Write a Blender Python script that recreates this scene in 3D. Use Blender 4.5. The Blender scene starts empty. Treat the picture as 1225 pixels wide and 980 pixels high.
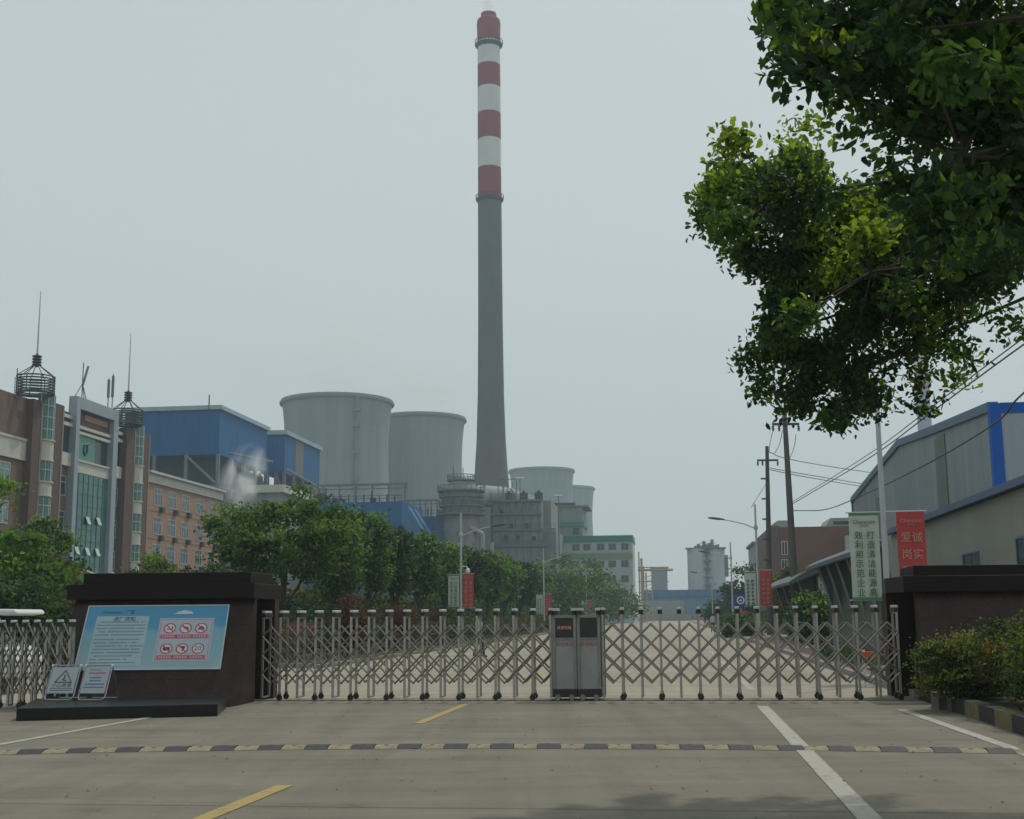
import bpy, bmesh, math, random
import numpy as np
from mathutils import Vector, Matrix

# ------------------------------------------------------------------ camera
SC = bpy.context.scene
COL = SC.collection
FPX, CX, CY = 1500.0, 612.5, 490.0
PITCH = math.atan(248 / FPX); ROLL = math.radians(0.5)
EYE = Vector((0, 0, 1.6))
FW = Vector((0, math.cos(PITCH), math.sin(PITCH)))
R0 = Vector((1, 0, 0)); U0 = Vector((0, -math.sin(PITCH), math.cos(PITCH)))
RT = R0 * math.cos(ROLL) - U0 * math.sin(ROLL)
UP = U0 * math.cos(ROLL) + R0 * math.sin(ROLL)
cd = bpy.data.cameras.new('camera'); cam = bpy.data.objects.new('camera', cd); COL.objects.link(cam)
cd.sensor_width = 36; cd.lens = 36 * FPX / 1225; cd.clip_start = 0.1; cd.clip_end = 6000
M = Matrix((RT, UP, -FW)).transposed().to_4x4(); M.translation = EYE
cam.matrix_world = M
SC.camera = cam

# ------------------------------------------------------------------ sky and sun
AZ, EL = math.radians(38), math.radians(57)
W = bpy.data.worlds.new('World'); SC.world = W; W.use_nodes = True
nt = W.node_tree; nt.nodes.clear()
out = nt.nodes.new('ShaderNodeOutputWorld'); bg = nt.nodes.new('ShaderNodeBackground')
sky = nt.nodes.new('ShaderNodeTexSky'); sky.sky_type = 'NISHITA'; sky.sun_disc = False
sky.sun_elevation = EL; sky.sun_rotation = AZ; sky.dust_density = 6; sky.air_density = 1.5
hsv = nt.nodes.new('ShaderNodeHueSaturation'); hsv.inputs['Saturation'].default_value = 0.35
mx = nt.nodes.new('ShaderNodeMix'); mx.data_type = 'RGBA'; mx.inputs[0].default_value = 0.85
wtc = nt.nodes.new('ShaderNodeTexCoord'); wsp = nt.nodes.new('ShaderNodeSeparateXYZ'); wrp = nt.nodes.new('ShaderNodeValToRGB')
nt.links.new(wtc.outputs['Generated'], wsp.inputs[0])
wnz = nt.nodes.new('ShaderNodeTexNoise'); wnz.inputs['Scale'].default_value = 1.6; wnz.inputs['Detail'].default_value = 3; nt.links.new(wtc.outputs['Generated'], wnz.inputs['Vector'])
wma = nt.nodes.new('ShaderNodeMath'); wma.operation = 'MULTIPLY_ADD'; wma.inputs[1].default_value = 0.14; nt.links.new(wnz.outputs[0], wma.inputs[0]); nt.links.new(wsp.outputs[2], wma.inputs[2])
wrp.color_ramp.elements[0].position = 0.05; wrp.color_ramp.elements[0].color = (0.82, 0.83, 0.785, 1)
wrp.color_ramp.elements[1].position = 0.7; wrp.color_ramp.elements[1].color = (0.61, 0.70, 0.72, 1)
wsc = nt.nodes.new('ShaderNodeVectorMath'); wsc.operation = 'SCALE'; wsc.inputs['Scale'].default_value = 10.0
nt.links.new(wma.outputs[0], wrp.inputs[0]); nt.links.new(wrp.outputs[0], wsc.inputs[0]); nt.links.new(wsc.outputs[0], mx.inputs[7])
nt.links.new(sky.outputs[0], hsv.inputs['Color']); nt.links.new(hsv.outputs[0], mx.inputs[6])
nt.links.new(mx.outputs[2], bg.inputs[0]); bg.inputs[1].default_value = 0.106
nt.links.new(bg.outputs[0], out.inputs[0])
sd = bpy.data.lights.new('sun', 'SUN'); sun = bpy.data.objects.new('sun', sd); COL.objects.link(sun)
sd.energy = 2.2; sd.angle = math.radians(1.2); sd.color = (1, 0.93, 0.82)
SD = Vector((math.sin(AZ) * math.cos(EL), math.cos(AZ) * math.cos(EL), math.sin(EL)))
sun.rotation_euler = SD.to_track_quat('Z', 'Y').to_euler()
SC.view_settings.view_transform = 'Standard'; SC.view_settings.look = 'None'
SC.view_settings.exposure = -0.25; SC.view_settings.gamma = 1
SC.cycles.use_denoising = True
SC.cycles.volume_bounces = 4; SC.cycles.max_bounces = 8; SC.cycles.transparent_max_bounces = 12
HAZE_DENSITY = 0.0005

# ------------------------------------------------------------------ placement helpers
def ray(px, py): return FW + RT * ((px - CX) / FPX) + UP * ((CY - py) / FPX)
def P(px, py, Y): d = ray(px, py); return EYE + d * (Y / d.y)
def G(px, py, z=0.0): d = ray(px, py); return EYE + d * ((z - EYE.z) / d.z)
TH = math.atan(0.125); CT, ST = math.cos(TH), math.sin(TH)
def w2r(p): return (p[0] * CT - p[1] * ST, p[0] * ST + p[1] * CT)      # world -> road frame (u across, v along)
def r2w(u, v, z=0.0): return Vector((u * CT + v * ST, -u * ST + v * CT, z))
def US(px, py, s):                                                     # hit the plane u = s*CT
    d = ray(px, py); t = s / (d.x - 0.125 * d.y); p = EYE + d * t; u, v = w2r(p); return (u, v, p.z)
def VS(px, py, v):                                                     # hit the plane v = const
    d = ray(px, py); t = v / (d.x * ST + d.y * CT); p = EYE + d * t; u, vv = w2r(p); return (u, v, p.z)

# ------------------------------------------------------------------ materials
MATS = {}
def mat(name, col, rough=0.7, var=0.12, scale=3.0, metal=0.0, bump=0.0, bscale=30.0, col2=None, spec=0.5, emit=None, alpha=None, detail=6, stretch=None, transl=0.0):
    if name in MATS: return MATS[name]
    m = bpy.data.materials.new(name); m.use_nodes = True; MATS[name] = m
    n = m.node_tree.nodes; l = m.node_tree.links; b = n['Principled BSDF']
    b.inputs['Roughness'].default_value = rough; b.inputs['Metallic'].default_value = metal
    b.inputs['Specular IOR Level'].default_value = spec
    tc = n.new('ShaderNodeTexCoord'); src = tc.outputs['Object']
    if stretch:
        mp = n.new('ShaderNodeMapping'); mp.inputs['Scale'].default_value = stretch; l.new(src, mp.inputs[0]); src = mp.outputs[0]
    if var > 0:
        nz = n.new('ShaderNodeTexNoise'); nz.inputs['Scale'].default_value = scale; nz.inputs['Detail'].default_value = detail
        nz.inputs['Roughness'].default_value = 0.62
        l.new(src, nz.inputs['Vector'])
        rp = n.new('ShaderNodeValToRGB'); rp.color_ramp.elements[0].position = 0.3; rp.color_ramp.elements[1].position = 0.7
        c2 = col2 or tuple(min(1, c * (1 + var)) for c in col); c1 = tuple(c * (1 - var) for c in col)
        rp.color_ramp.elements[0].color = (*c1, 1); rp.color_ramp.elements[1].color = (*c2, 1)
        l.new(nz.outputs[0], rp.inputs[0]); l.new(rp.outputs[0], b.inputs['Base Color'])
    else: b.inputs['Base Color'].default_value = (*col, 1)
    if bump > 0:
        nb = n.new('ShaderNodeTexNoise'); nb.inputs['Scale'].default_value = bscale; nb.inputs['Detail'].default_value = 5
        bp = n.new('ShaderNodeBump'); bp.inputs['Strength'].default_value = bump; bp.inputs['Distance'].default_value = 0.02
        l.new(src, nb.inputs['Vector']); l.new(nb.outputs[0], bp.inputs['Height']); l.new(bp.outputs[0], b.inputs['Normal'])
    if emit:
        b.inputs['Emission Color'].default_value = (*emit, 1); b.inputs['Emission Strength'].default_value = 1
    if transl > 0:
        tr = n.new('ShaderNodeBsdfTranslucent'); ms = n.new('ShaderNodeMixShader'); ms.inputs[0].default_value = transl
        tr.inputs[0].default_value = (min(1, col[0] * 2.2), min(1, col[1] * 2.0), col[2] * 0.9, 1)
        l.new(b.outputs[0], ms.inputs[1]); l.new(tr.outputs[0], ms.inputs[2]); l.new(ms.outputs[0], n['Material Output'].inputs[0])
    return m

def layer(m, stretch, scale, lo, hi=1.0, p0=.35, p1=.6):
    n = m.node_tree.nodes; l = m.node_tree.links; b = n['Principled BSDF']; src = b.inputs['Base Color'].links[0].from_socket
    tc = n.new('ShaderNodeTexCoord'); mp = n.new('ShaderNodeMapping'); mp.inputs['Scale'].default_value = stretch; nz = n.new('ShaderNodeTexNoise'); nz.inputs['Scale'].default_value = scale; nz.inputs['Detail'].default_value = 7; nz.inputs['Roughness'].default_value = .65
    l.new(tc.outputs['Object'], mp.inputs[0]); l.new(mp.outputs[0], nz.inputs['Vector']); rp = n.new('ShaderNodeValToRGB'); rp.color_ramp.elements[0].position = p0; rp.color_ramp.elements[1].position = p1
    rp.color_ramp.elements[0].color = (lo, lo, lo, 1); rp.color_ramp.elements[1].color = (hi, hi, hi, 1); l.new(nz.outputs[0], rp.inputs[0])
    x = n.new('ShaderNodeMix'); x.data_type = 'RGBA'; x.blend_type = 'MULTIPLY'; x.inputs[0].default_value = 1; l.new(src, x.inputs[6]); l.new(rp.outputs[0], x.inputs[7]); l.new(x.outputs[2], b.inputs['Base Color'])
    return m
def slabs(m, w=0.62, h=0.5, dark=0.45):
    n = m.node_tree.nodes; l = m.node_tree.links; b = n['Principled BSDF']; src = b.inputs['Base Color'].links[0].from_socket
    tc = n.new('ShaderNodeTexCoord'); sp = n.new('ShaderNodeSeparateXYZ'); l.new(tc.outputs['Object'], sp.inputs[0]); cb = n.new('ShaderNodeCombineXYZ'); ad = n.new('ShaderNodeMath'); ad.operation = 'ADD'
    l.new(sp.outputs[0], ad.inputs[0]); l.new(sp.outputs[1], ad.inputs[1]); l.new(ad.outputs[0], cb.inputs[0]); l.new(sp.outputs[2], cb.inputs[1])
    bt = n.new('ShaderNodeTexBrick'); bt.offset = 0; bt.inputs['Scale'].default_value = 1; bt.inputs['Brick Width'].default_value = w; bt.inputs['Row Height'].default_value = h; bt.inputs['Mortar Size'].default_value = 0.006
    bt.inputs['Color1'].default_value = (1, 1, 1, 1); bt.inputs['Color2'].default_value = (.86, .85, .85, 1); bt.inputs['Mortar'].default_value = (dark, dark, dark, 1); l.new(cb.outputs[0], bt.inputs['Vector'])
    x = n.new('ShaderNodeMix'); x.data_type = 'RGBA'; x.blend_type = 'MULTIPLY'; x.inputs[0].default_value = 1; l.new(src, x.inputs[6]); l.new(bt.outputs[0], x.inputs[7]); l.new(x.outputs[2], b.inputs['Base Color'])
    return m
def ribbed(name, col, period=0.3, rough=0.45, axis=1, depth=0.35, var=0.1):
    """sheet metal cladding: ribs running upward, bump only, plus faint dirt"""
    m = mat(name, col, max(rough, .6), var, 0.35, stretch=(1, 1, 0.25), spec=.2); n = m.node_tree.nodes; l = m.node_tree.links
    tc = n.new('ShaderNodeTexCoord'); sp = n.new('ShaderNodeSeparateXYZ'); l.new(tc.outputs['Object'], sp.inputs[0])
    ad = n.new('ShaderNodeMath'); ad.operation = 'ADD'; l.new(sp.outputs[0], ad.inputs[0]); l.new(sp.outputs[1], ad.inputs[1])
    mu = n.new('ShaderNodeMath'); mu.operation = 'MULTIPLY'; mu.inputs[1].default_value = 2 * math.pi / period; l.new(ad.outputs[0], mu.inputs[0])
    si = n.new('ShaderNodeMath'); si.operation = 'SINE'; l.new(mu.outputs[0], si.inputs[0])
    bp = n.new('ShaderNodeBump'); bp.inputs['Strength'].default_value = depth; bp.inputs['Distance'].default_value = 0.05
    l.new(si.outputs[0], bp.inputs['Height']); l.new(bp.outputs[0], n['Principled BSDF'].inputs['Normal'])
    return m

# ------------------------------------------------------------------ mesh builder
class MB:
    def __init__(s, o=(0, 0, 0)): s.v = []; s.f = []; s.m = []; s.o = Vector(o)
    def add(s, vs, fs, mi=0):
        b = len(s.v); s.v += [Vector(v) - s.o for v in vs]; s.f += [tuple(i + b for i in f) for f in fs]; s.m += [mi] * len(fs); return s
    def box(s, x0, x1, y0, y1, z0, z1, mi=0):
        x0, x1 = sorted((x0, x1)); y0, y1 = sorted((y0, y1)); z0, z1 = sorted((z0, z1))
        vs = [(x, y, z) for z in (z0, z1) for x, y in ((x0, y0), (x1, y0), (x1, y1), (x0, y1))]
        return s.add(vs, [(3, 2, 1, 0), (4, 5, 6, 7), (0, 1, 5, 4), (1, 2, 6, 5), (2, 3, 7, 6), (3, 0, 4, 7)], mi)
    def hexa(s, vs, mi=0):
        return s.add(vs, [(3, 2, 1, 0), (4, 5, 6, 7), (0, 1, 5, 4), (1, 2, 6, 5), (2, 3, 7, 6), (3, 0, 4, 7)], mi)
    def tube(s, p0, p1, r, r1=None, n=8, mi=0, caps=True):
        p0, p1 = Vector(p0), Vector(p1); r1 = r if r1 is None else r1; d = (p1 - p0)
        if d.length < 1e-6: return s
        d.normalize(); a = d.orthogonal().normalized(); b = d.cross(a); vs = []
        for p, q in ((p0, r), (p1, r1)):
            for i in range(n):
                t = 2 * math.pi * (i + 0.5) / n; vs.append(p + a * (q * math.cos(t)) + b * (q * math.sin(t)))
        fs = [(i, (i + 1) % n, n + (i + 1) % n, n + i) for i in range(n)]
        if caps: fs += [tuple(range(n))[::-1], tuple(range(n, 2 * n))]
        return s.add(vs, fs, mi)
    def path(s, pts, r, r1=None, n=6, mi=0):
        r1 = r if r1 is None else r1; k = len(pts) - 1
        for i in range(k): s.tube(pts[i], pts[i + 1], r + (r1 - r) * i / k, r + (r1 - r) * (i + 1) / k, n, mi)
        return s
    def lathe(s, prof, n=32, c=(0, 0), mi=0, cap=True):
        vs = []
        for r, z in prof:
            for i in range(n): t = 2 * math.pi * i / n; vs.append((c[0] + r * math.cos(t), c[1] + r * math.sin(t), z))
        fs = []
        for k in range(len(prof) - 1):
            for i in range(n): j = (i + 1) % n; fs.append((k * n + i, k * n + j, (k + 1) * n + j, (k + 1) * n + i))
        if cap: fs += [tuple(range(n))[::-1], tuple(range((len(prof) - 1) * n, len(prof) * n))]
        return s.add(vs, fs, mi)
    def prism(s, poly, lo, hi, axis='y', mi=0):
        n = len(poly)
        def mk(a, b, c): return {'y': (a, c, b), 'x': (c, a, b), 'z': (a, b, c)}[axis]
        vs = [mk(a, b, lo) for a, b in poly] + [mk(a, b, hi) for a, b in poly]
        fs = [(i, (i + 1) % n, n + (i + 1) % n, n + i) for i in range(n)] + [tuple(range(n))[::-1], tuple(range(n, 2 * n))]
        return s.add(vs, fs, mi)
    def build(s, name, mats, parent=None, smooth=False, bevel=0, loc=None, props=None):
        me = bpy.data.meshes.new(name); me.from_pydata([tuple(v) for v in s.v], [], s.f)
        for m in (mats if isinstance(mats, (list, tuple)) else [mats]): me.materials.append(m)
        me.polygons.foreach_set('material_index', s.m)
        bm = bmesh.new(); bm.from_mesh(me)
        bmesh.ops.recalc_face_normals(bm, faces=bm.faces); bm.to_mesh(me); bm.free()
        o = bpy.data.objects.new(name, me); COL.objects.link(o)
        if parent: o.parent = parent
        if loc is not None: o.location = loc
        if smooth:
            me.polygons.foreach_set('use_smooth', [True] * len(me.polygons))
            try: me.set_sharp_from_angle(angle=math.radians(35))
            except Exception: pass
        if bevel:
            b = o.modifiers.new('bevel', 'BEVEL'); b.width = bevel; b.segments = 2; b.limit_method = 'ANGLE'
        return o

def tag(o, label=None, cat=None, group=None, kind=None):
    if label: o['label'] = label
    if cat: o['category'] = cat
    if group: o['group'] = group
    if kind: o['kind'] = kind
    return o
def thing(name, label, cat, loc=(0, 0, 0), rz=0.0, group=None):
    o = bpy.data.objects.new(name, None); COL.objects.link(o); o.empty_display_size = 0.3
    o.location = loc; o.rotation_euler = (0, 0, rz); return tag(o, label, cat, group)
def rthing(name, label, cat, u, v, group=None):           # thing whose local axes are the road frame, base at (u, v)
    return thing(name, label, cat, r2w(u, v), -TH, group)
def copy_tree(o, parent=None):
    c = o.copy(); COL.objects.link(c)
    if parent: c.parent = parent
    for ch in list(o.children): copy_tree(ch, c)
    return c
def text(body, size, m, parent, loc, rot=(math.pi / 2, 0, 0), name='lettering', align='CENTER', ext=0.002, sx=1.0):
    c = bpy.data.curves.new('t', 'FONT'); c.body = body; c.size = size; c.align_x = align; c.align_y = 'CENTER'; c.extrude = ext; c.resolution_u = 2
    c.offset = 0.0
    t = bpy.data.objects.new('t', c); COL.objects.link(t)
    dg = bpy.context.evaluated_depsgraph_get(); me = bpy.data.meshes.new_from_object(t.evaluated_get(dg))
    bpy.data.objects.remove(t); bpy.data.curves.remove(c); me.materials.clear(); me.materials.append(m)
    me.name = name
    o = bpy.data.objects.new(name, me); COL.objects.link(o); o.parent = parent; o.location = loc; o.rotation_euler = rot; o.scale = (sx, 1, 1)
    return o

# ------------------------------------------------------------------ palette
granite = slabs(mat('granite_dark', (0.034, 0.0185, 0.0165), 0.42, 0.35, 25, bump=0.05, spec=0.16))
granite_c = mat('granite_black_cap', (0.016, 0.0095, 0.009), 0.45, 0.3, 25, bump=0.04, spec=0.12)
granite_p = mat('granite_black_polished', (0.007, 0.007, 0.008), 0.3, 0.3, 25, spec=0.3)
granite2 = mat('granite_brown', (0.05, 0.036, 0.031), 0.5, 0.3, 40, spec=0.35)
black = mat('black_plastic', (0.012, 0.013, 0.013), 0.45, 0.2, 10)
steel = mat('brushed_steel', (0.33, 0.35, 0.34), 0.35, 0.15, 6, metal=0.85)
steel_d = mat('dull_steel', (0.22, 0.23, 0.22), 0.5, 0.15, 6, metal=0.6)
white_p = mat('white_paint', (0.72, 0.73, 0.72), 0.45, 0.06, 4)
lamp_w = mat('lamp_pole_grey', (0.42, 0.45, 0.46), 0.5, 0.08, 3)
dark_grey = mat('dark_grey_metal', (0.045, 0.05, 0.052), 0.5, 0.2, 4)
glass_d = mat('dark_glass', (0.03, 0.045, 0.05), 0.15, 0.2, 1.0, spec=0.6)
yellow = mat('yellow_paint', (0.27, 0.225, 0.075), 0.7, 0.25, 8)
brick = mat('brown_tile', (0.155, 0.10, 0.076), 0.75, 0.12, 2.5)
brick_d = mat('brown_pillar_tile', (0.105, 0.065, 0.052), 0.75, 0.15, 2.5)
orange_tile = mat('orange_tile', (0.34, 0.20, 0.13), 0.75, 0.08, 2.0)
cream = mat('cream_stone', (0.52, 0.51, 0.45), 0.75, 0.08, 1.5)
teal = mat('teal_glass', (0.045, 0.155, 0.135), 0.15, 0.22, 0.6, spec=0.6, stretch=(1, 1, 0.6))
teal_p = mat('teal_panel', (0.06, 0.21, 0.18), 0.3, 0.06, 1)
win_glass = mat('window_glass', (0.12, 0.20, 0.20), 0.12, 0.35, 1.3, spec=0.6)
frame_w = mat('window_frame_pale', (0.5, 0.53, 0.53), 0.5, 0.05, 2)
frame_blue = mat('portal_grey_cladding', (0.27, 0.32, 0.37), 0.4, 0.06, 1)
blue_clad = ribbed('blue_cladding', (0.002, 0.105, 0.29), 0.9, depth=0.25)
blue_clad2 = ribbed('blue_cladding_pale', (0.05, 0.17, 0.34), 0.9, depth=0.25)
conc = mat('tower_concrete', (0.215, 0.24, 0.245), 0.85, 0.13, 0.10, detail=10, stretch=(1.6, 1.6, 0.12))
plantgrey = mat('plant_grey', (0.22, 0.235, 0.22), 0.7, 0.15, 0.25, stretch=(1, 1, 0.4))
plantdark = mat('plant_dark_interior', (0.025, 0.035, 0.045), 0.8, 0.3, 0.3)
plantsteel = mat('plant_steel', (0.14, 0.16, 0.17), 0.6, 0.15, 0.5)

layer(conc, (.03, .03, 1.6), 1.0, .93, 1.03); layer(conc, (.35, .35, .015), 1.0, .86, 1.04)
for m_ in (blue_clad, blue_clad2): layer(m_, (.5, .5, .04), 1.2, .88, 1.06); slabs(m_, 6.0, 7.0, .82)
layer(plantgrey, (.6, .6, .05), 1.2, .8, 1.06)
layer(granite, (3, 3, .25), 1.0, .75, 1.25)
# ================================================================== HAZE
hb = MB().box(-1700, 1700, -60, 1900, -1.2, 310)
hm = bpy.data.materials.new('haze_air'); hm.use_nodes = True; hm.node_tree.nodes.clear()
ho = hm.node_tree.nodes.new('ShaderNodeOutputMaterial'); hv = hm.node_tree.nodes.new('ShaderNodeVolumePrincipled')
hv.inputs['Color'].default_value = (0.69, 0.86, 0.96, 1); hv.inputs['Density'].default_value = HAZE_DENSITY; hv.inputs['Anisotropy'].default_value = 0.15
hm.node_tree.links.new(hv.outputs[0], ho.inputs['Volume'])
tag(hb.build('haze', hm), kind='stuff')

# ================================================================== GROUND
soil = mat('grassy_ground', (0.055, 0.065, 0.03), 0.95, 0.35, 0.3)
tag(MB().add([(-1650, -50, -0.02), (1650, -50, -0.02), (1650, 1850, -0.02), (-1650, 1850, -0.02)], [(0, 1, 2, 3)]).build('ground', soil), kind='structure')
# concrete: base colour with patches, stains, tyre marks and fine aggregate
cm = bpy.data.materials.new('concrete_paving'); cm.use_nodes = True; n = cm.node_tree.nodes; l = cm.node_tree.links; b = n['Principled BSDF']
tc = n.new('ShaderNodeTexCoord')
def noise(sc, det=5, vec=None, st=None, rg=0.6):
    x = n.new('ShaderNodeTexNoise'); x.inputs['Scale'].default_value = sc; x.inputs['Detail'].default_value = det; x.inputs['Roughness'].default_value = rg
    if st:
        mp = n.new('ShaderNodeMapping'); mp.inputs['Scale'].default_value = st; l.new(tc.outputs['Object'], mp.inputs[0]); l.new(mp.outputs[0], x.inputs['Vector'])
    else: l.new(tc.outputs['Object'], x.inputs['Vector'])
    return x
def ramp(src, p0, p1, c0, c1):
    r = n.new('ShaderNodeValToRGB'); r.color_ramp.elements[0].position = p0; r.color_ramp.elements[1].position = p1
    r.color_ramp.elements[0].color = (*c0, 1); r.color_ramp.elements[1].color = (*c1, 1); l.new(src, r.inputs[0]); return r
def mul(a, bb, f=1.0):
    x = n.new('ShaderNodeMix'); x.data_type = 'RGBA'; x.blend_type = 'MULTIPLY'; x.inputs[0].default_value = f; l.new(a, x.inputs[6]); l.new(bb, x.inputs[7]); return x.outputs[2]
base = ramp(noise(0.22, 7).outputs[0], 0.32, 0.68, (0.168, 0.152, 0.118), (0.222, 0.202, 0.158))
fine = ramp(noise(38, 4, rg=0.8).outputs[0], 0.3, 0.7, (0.84, 0.84, 0.84), (1.1, 1.1, 1.1))
streak = ramp(noise(1.0, 6, st=(0.12, 1.6, 1)).outputs[0], 0.34, 0.62, (0.86, 0.85, 0.84), (1.04, 1.04, 1.04))
tyre = ramp(noise(1.0, 5, st=(1.5, 0.07, 1)).outputs[0], 0.36, 0.56, (0.87, 0.87, 0.88), (1.02, 1.02, 1.02))
spots = ramp(noise(1.3, 6, rg=0.7).outputs[0], 0.30, 0.46, (0.80, 0.79, 0.78), (1, 1, 1))
cc = mul(mul(mul(mul(base.outputs[0], fine.outputs[0]), streak.outputs[0]), tyre.outputs[0]), spots.outputs[0])
l.new(cc, b.inputs['Base Color']); b.inputs['Roughness'].default_value = 0.85; b.inputs['Specular IOR Level'].default_value = 0.25
bp = n.new('ShaderNodeBump'); bp.inputs['Strength'].default_value = 0.25; bp.inputs['Distance'].default_value = 0.01
l.new(noise(60, 4).outputs[0], bp.inputs['Height']); l.new(bp.outputs[0], b.inputs['Normal'])
concrete = cm
concrete_l = cm.copy(); concrete_l.name = 'concrete_road_pale'
for nd in concrete_l.node_tree.nodes:
    if nd.type == 'VALTORGB' and abs(nd.color_ramp.elements[0].color[0] - 0.168) < .002:
        nd.color_ramp.elements[0].color = (0.31, 0.275, 0.215, 1); nd.color_ramp.elements[1].color = (0.37, 0.33, 0.26, 1)
KR, KL = 4.55, -11.4                                        # kerb lines in the road frame
def quad_r(pts, z): return [tuple(r2w(u, v, z)) for u, v in pts]
tag(MB().add(quad_r([(-60, -20), (KR, -20), (KR, 24.0), (-60, 24.0)], 0), [(0, 1, 2, 3)]).build('forecourt', concrete), kind='structure')
tag(MB().add(quad_r([(KL, 24.0), (KR, 24.0), (KR, 400), (KL, 400)], 0) + quad_r([(-60, 24.0), (KL, 24.0), (KL, 40.6), (-60, 40.6)], 0), [(0, 1, 2, 3), (4, 5, 6, 7)]).build('road', concrete_l), kind='structure')
# joints
jm = mat('joint_tar', (0.05, 0.045, 0.038), 0.9, 0.3, 5)
jb = MB()
for v in [5.2, 10.9, 17.0, 30, 36, 42, 48, 54, 60, 70, 80, 90, 100, 120, 140]:
    w = 0.012 if v < 30 else 0.03
    rr = random.Random(int(v * 10)); uu = -30.0; pv = v
    while uu < KR:
        nv = v + rr.uniform(-0.012, 0.012); ue = min(uu + 0.9, KR)
        jb.add(quad_r([(uu, pv), (ue, nv), (ue, nv + w), (uu, pv + w)], 0.004), [(0, 1, 2, 3)]); pv = nv; uu += 0.9
for u in ():
    jb.add(quad_r([(u, -5), (u + 0.012, -5), (u + 0.012, 24), (u, 24)], 0.0045), [(0, 1, 2, 3)])
tag(jb.build('paving_joints', jm), kind='structure')
lt_ = MB(); rr = random.Random(77)
for k in range(260):
    Y = rr.uniform(7.5, 23.5); X = rr.uniform(-8, 8) + (2.5 if rr.random() < .5 else 0); r_ = rr.uniform(.008, .03); a = rr.uniform(0, 6.28)
    if X > 4.4 + .125 * Y: continue
    lt_.add([(X + r_ * math.cos(a + t) * (1 if i % 2 else .55), Y + r_ * math.sin(a + t), .008 + (.01 if i == 1 else 0)) for i, t in enumerate((0, 1.57, 3.14, 4.71))], [(0, 1, 2, 3)])
tag(lt_.build('fallen_leaf_litter', mat('dry_leaf_brown', (.05, .036, .022), .9, .3, 4)), kind='stuff')
# hairline cracks
ck = MB()
for (x0, y0, x1, y1, sd_) in ((-7, 17.6, 1.6, 18.6, 1), (1.0, 13.2, 5.0, 14.3, 2), (-6, 12.2, -1.2, 11.2, 3), (3.2, 19.5, 6.4, 22.0, 4), (-1.5, 21.5, 2.6, 20.4, 5)):
    rr = random.Random(sd_); n_ = 36; px_, py_ = x0, y0
    for i in range(n_):
        f = (i + 1) / n_; nx, ny = x0 + (x1 - x0) * f, y0 + (y1 - y0) * f + rr.uniform(-.09, .09); w = rr.uniform(.002, .009)
        ck.add([(px_, py_, .0042), (nx, ny, .0042), (nx, ny + w, .0042), (px_, py_ + w, .0042)], [(0, 1, 2, 3)]); px_, py_ = nx, ny
tag(ck.build('paving_cracks', jm), kind='structure')
# painted markings (worn)
def worn(name, col):
    m = mat(name, col, 0.8, 0.15, 4); nn = m.node_tree.nodes; ll = m.node_tree.links
    return m
wl = mat('line_white', (0.33, 0.31, 0.265), 0.8, 0.32, 9, detail=9, stretch=(1, 1, 1)); yl = mat('line_yellow', (0.33, 0.235, 0.075), 0.8, 0.32, 9, detail=9)
for m_, lo_, hi_ in ((wl, (.20, .185, .145), (.37, .35, .30)), (yl, (.20, .18, .125), (.36, .26, .085))):
    for nd in m_.node_tree.nodes:
        if nd.type == 'VALTORGB': nd.color_ramp.elements[0].position = .36; nd.color_ramp.elements[1].position = .47; nd.color_ramp.elements[0].color = (*lo_, 1); nd.color_ramp.elements[1].color = (*hi_, 1)
        if nd.type == 'TEX_NOISE': nd.inputs['Scale'].default_value = 5; nd.inputs['Roughness'].default_value = .75
mk = MB(); 
def line(p0, p1, w, mb, z=0.006):
    a = Vector(p0[:2]); c = Vector(p1[:2]); d = (c - a).normalized(); q = Vector((-d.y, d.x)) * w / 2; nseg = max(1, int((c - a).length / 0.5))
    rr = random.Random(int(a.x * 100))
    L = []; 
    for i in range(nseg + 1):
        p = a + (c - a) * i / nseg; j = 1 + rr.uniform(-0.03, 0.03); L.append((p + q * j, p - q * j))
    for i in range(nseg):
        mb.add([(*L[i][0], z), (*L[i][1], z), (*L[i + 1][1], z), (*L[i + 1][0], z)], [(0, 1, 2, 3)])
line(G(-60, 902), G(188, 857), 0.13, mk)
line(G(912, 845), G(1046, 986), 0.2, mk)
line(G(1046, 986), G(1200, 1150), 0.2, mk)
for v in range(28, 240, 12): line(r2w(1.65, v), r2w(1.65, v + 6), 0.15, mk)
for v in range(46, 240, 12): line(r2w(-8.6, v), r2w(-8.6, v + 6), 0.15, mk)
tag(mk.build('road_line_white', wl), kind='structure')
mk = MB(); line(G(238, 982), G(341, 940), 0.17, mk); line(G(500, 866), G(557, 843), 0.15, mk)
for v in range(34, 240, 12): line(r2w(-3.75, v), r2w(-3.75, v + 5), 0.15, mk)
tag(mk.build('road_line_yellow', yl), kind='structure')
# kerb gutter strip by the hedge (pale, broken)
mk = MB(); line(G(1078, 849), G(1204, 893), 0.16, mk); line(G(1204, 893), G(1330, 945), 0.16, mk)
tag(mk.build('gutter_strip', mat('gutter_pale', (0.38, 0.37, 0.34), 0.85, 0.3, 5)), kind='structure')
# gate track
gv = 24.75
gL, gR = VS(313, 836, gv)[0], VS(1078, 833, gv)[0]
mk = MB()
for dv in (0.0, 0.45): mk.add(quad_r([(gL - 1, gv + dv - 0.03), (gR + 1, gv + dv - 0.03), (gR + 1, gv + dv + 0.03), (gL - 1, gv + dv + 0.03)], 0.008), [(0, 1, 2, 3)])
mk.add(quad_r([(gL - 1, gv - 0.17), (gR + 1, gv - 0.17), (gR + 1, gv - 0.05), (gL - 1, gv - 0.05)], 0.0065), [(0, 1, 2, 3)])
tag(mk.build('gate_track', mat('track_rusty', (0.06, 0.05, 0.04), 0.7, 0.3, 6)), kind='structure')
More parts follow.
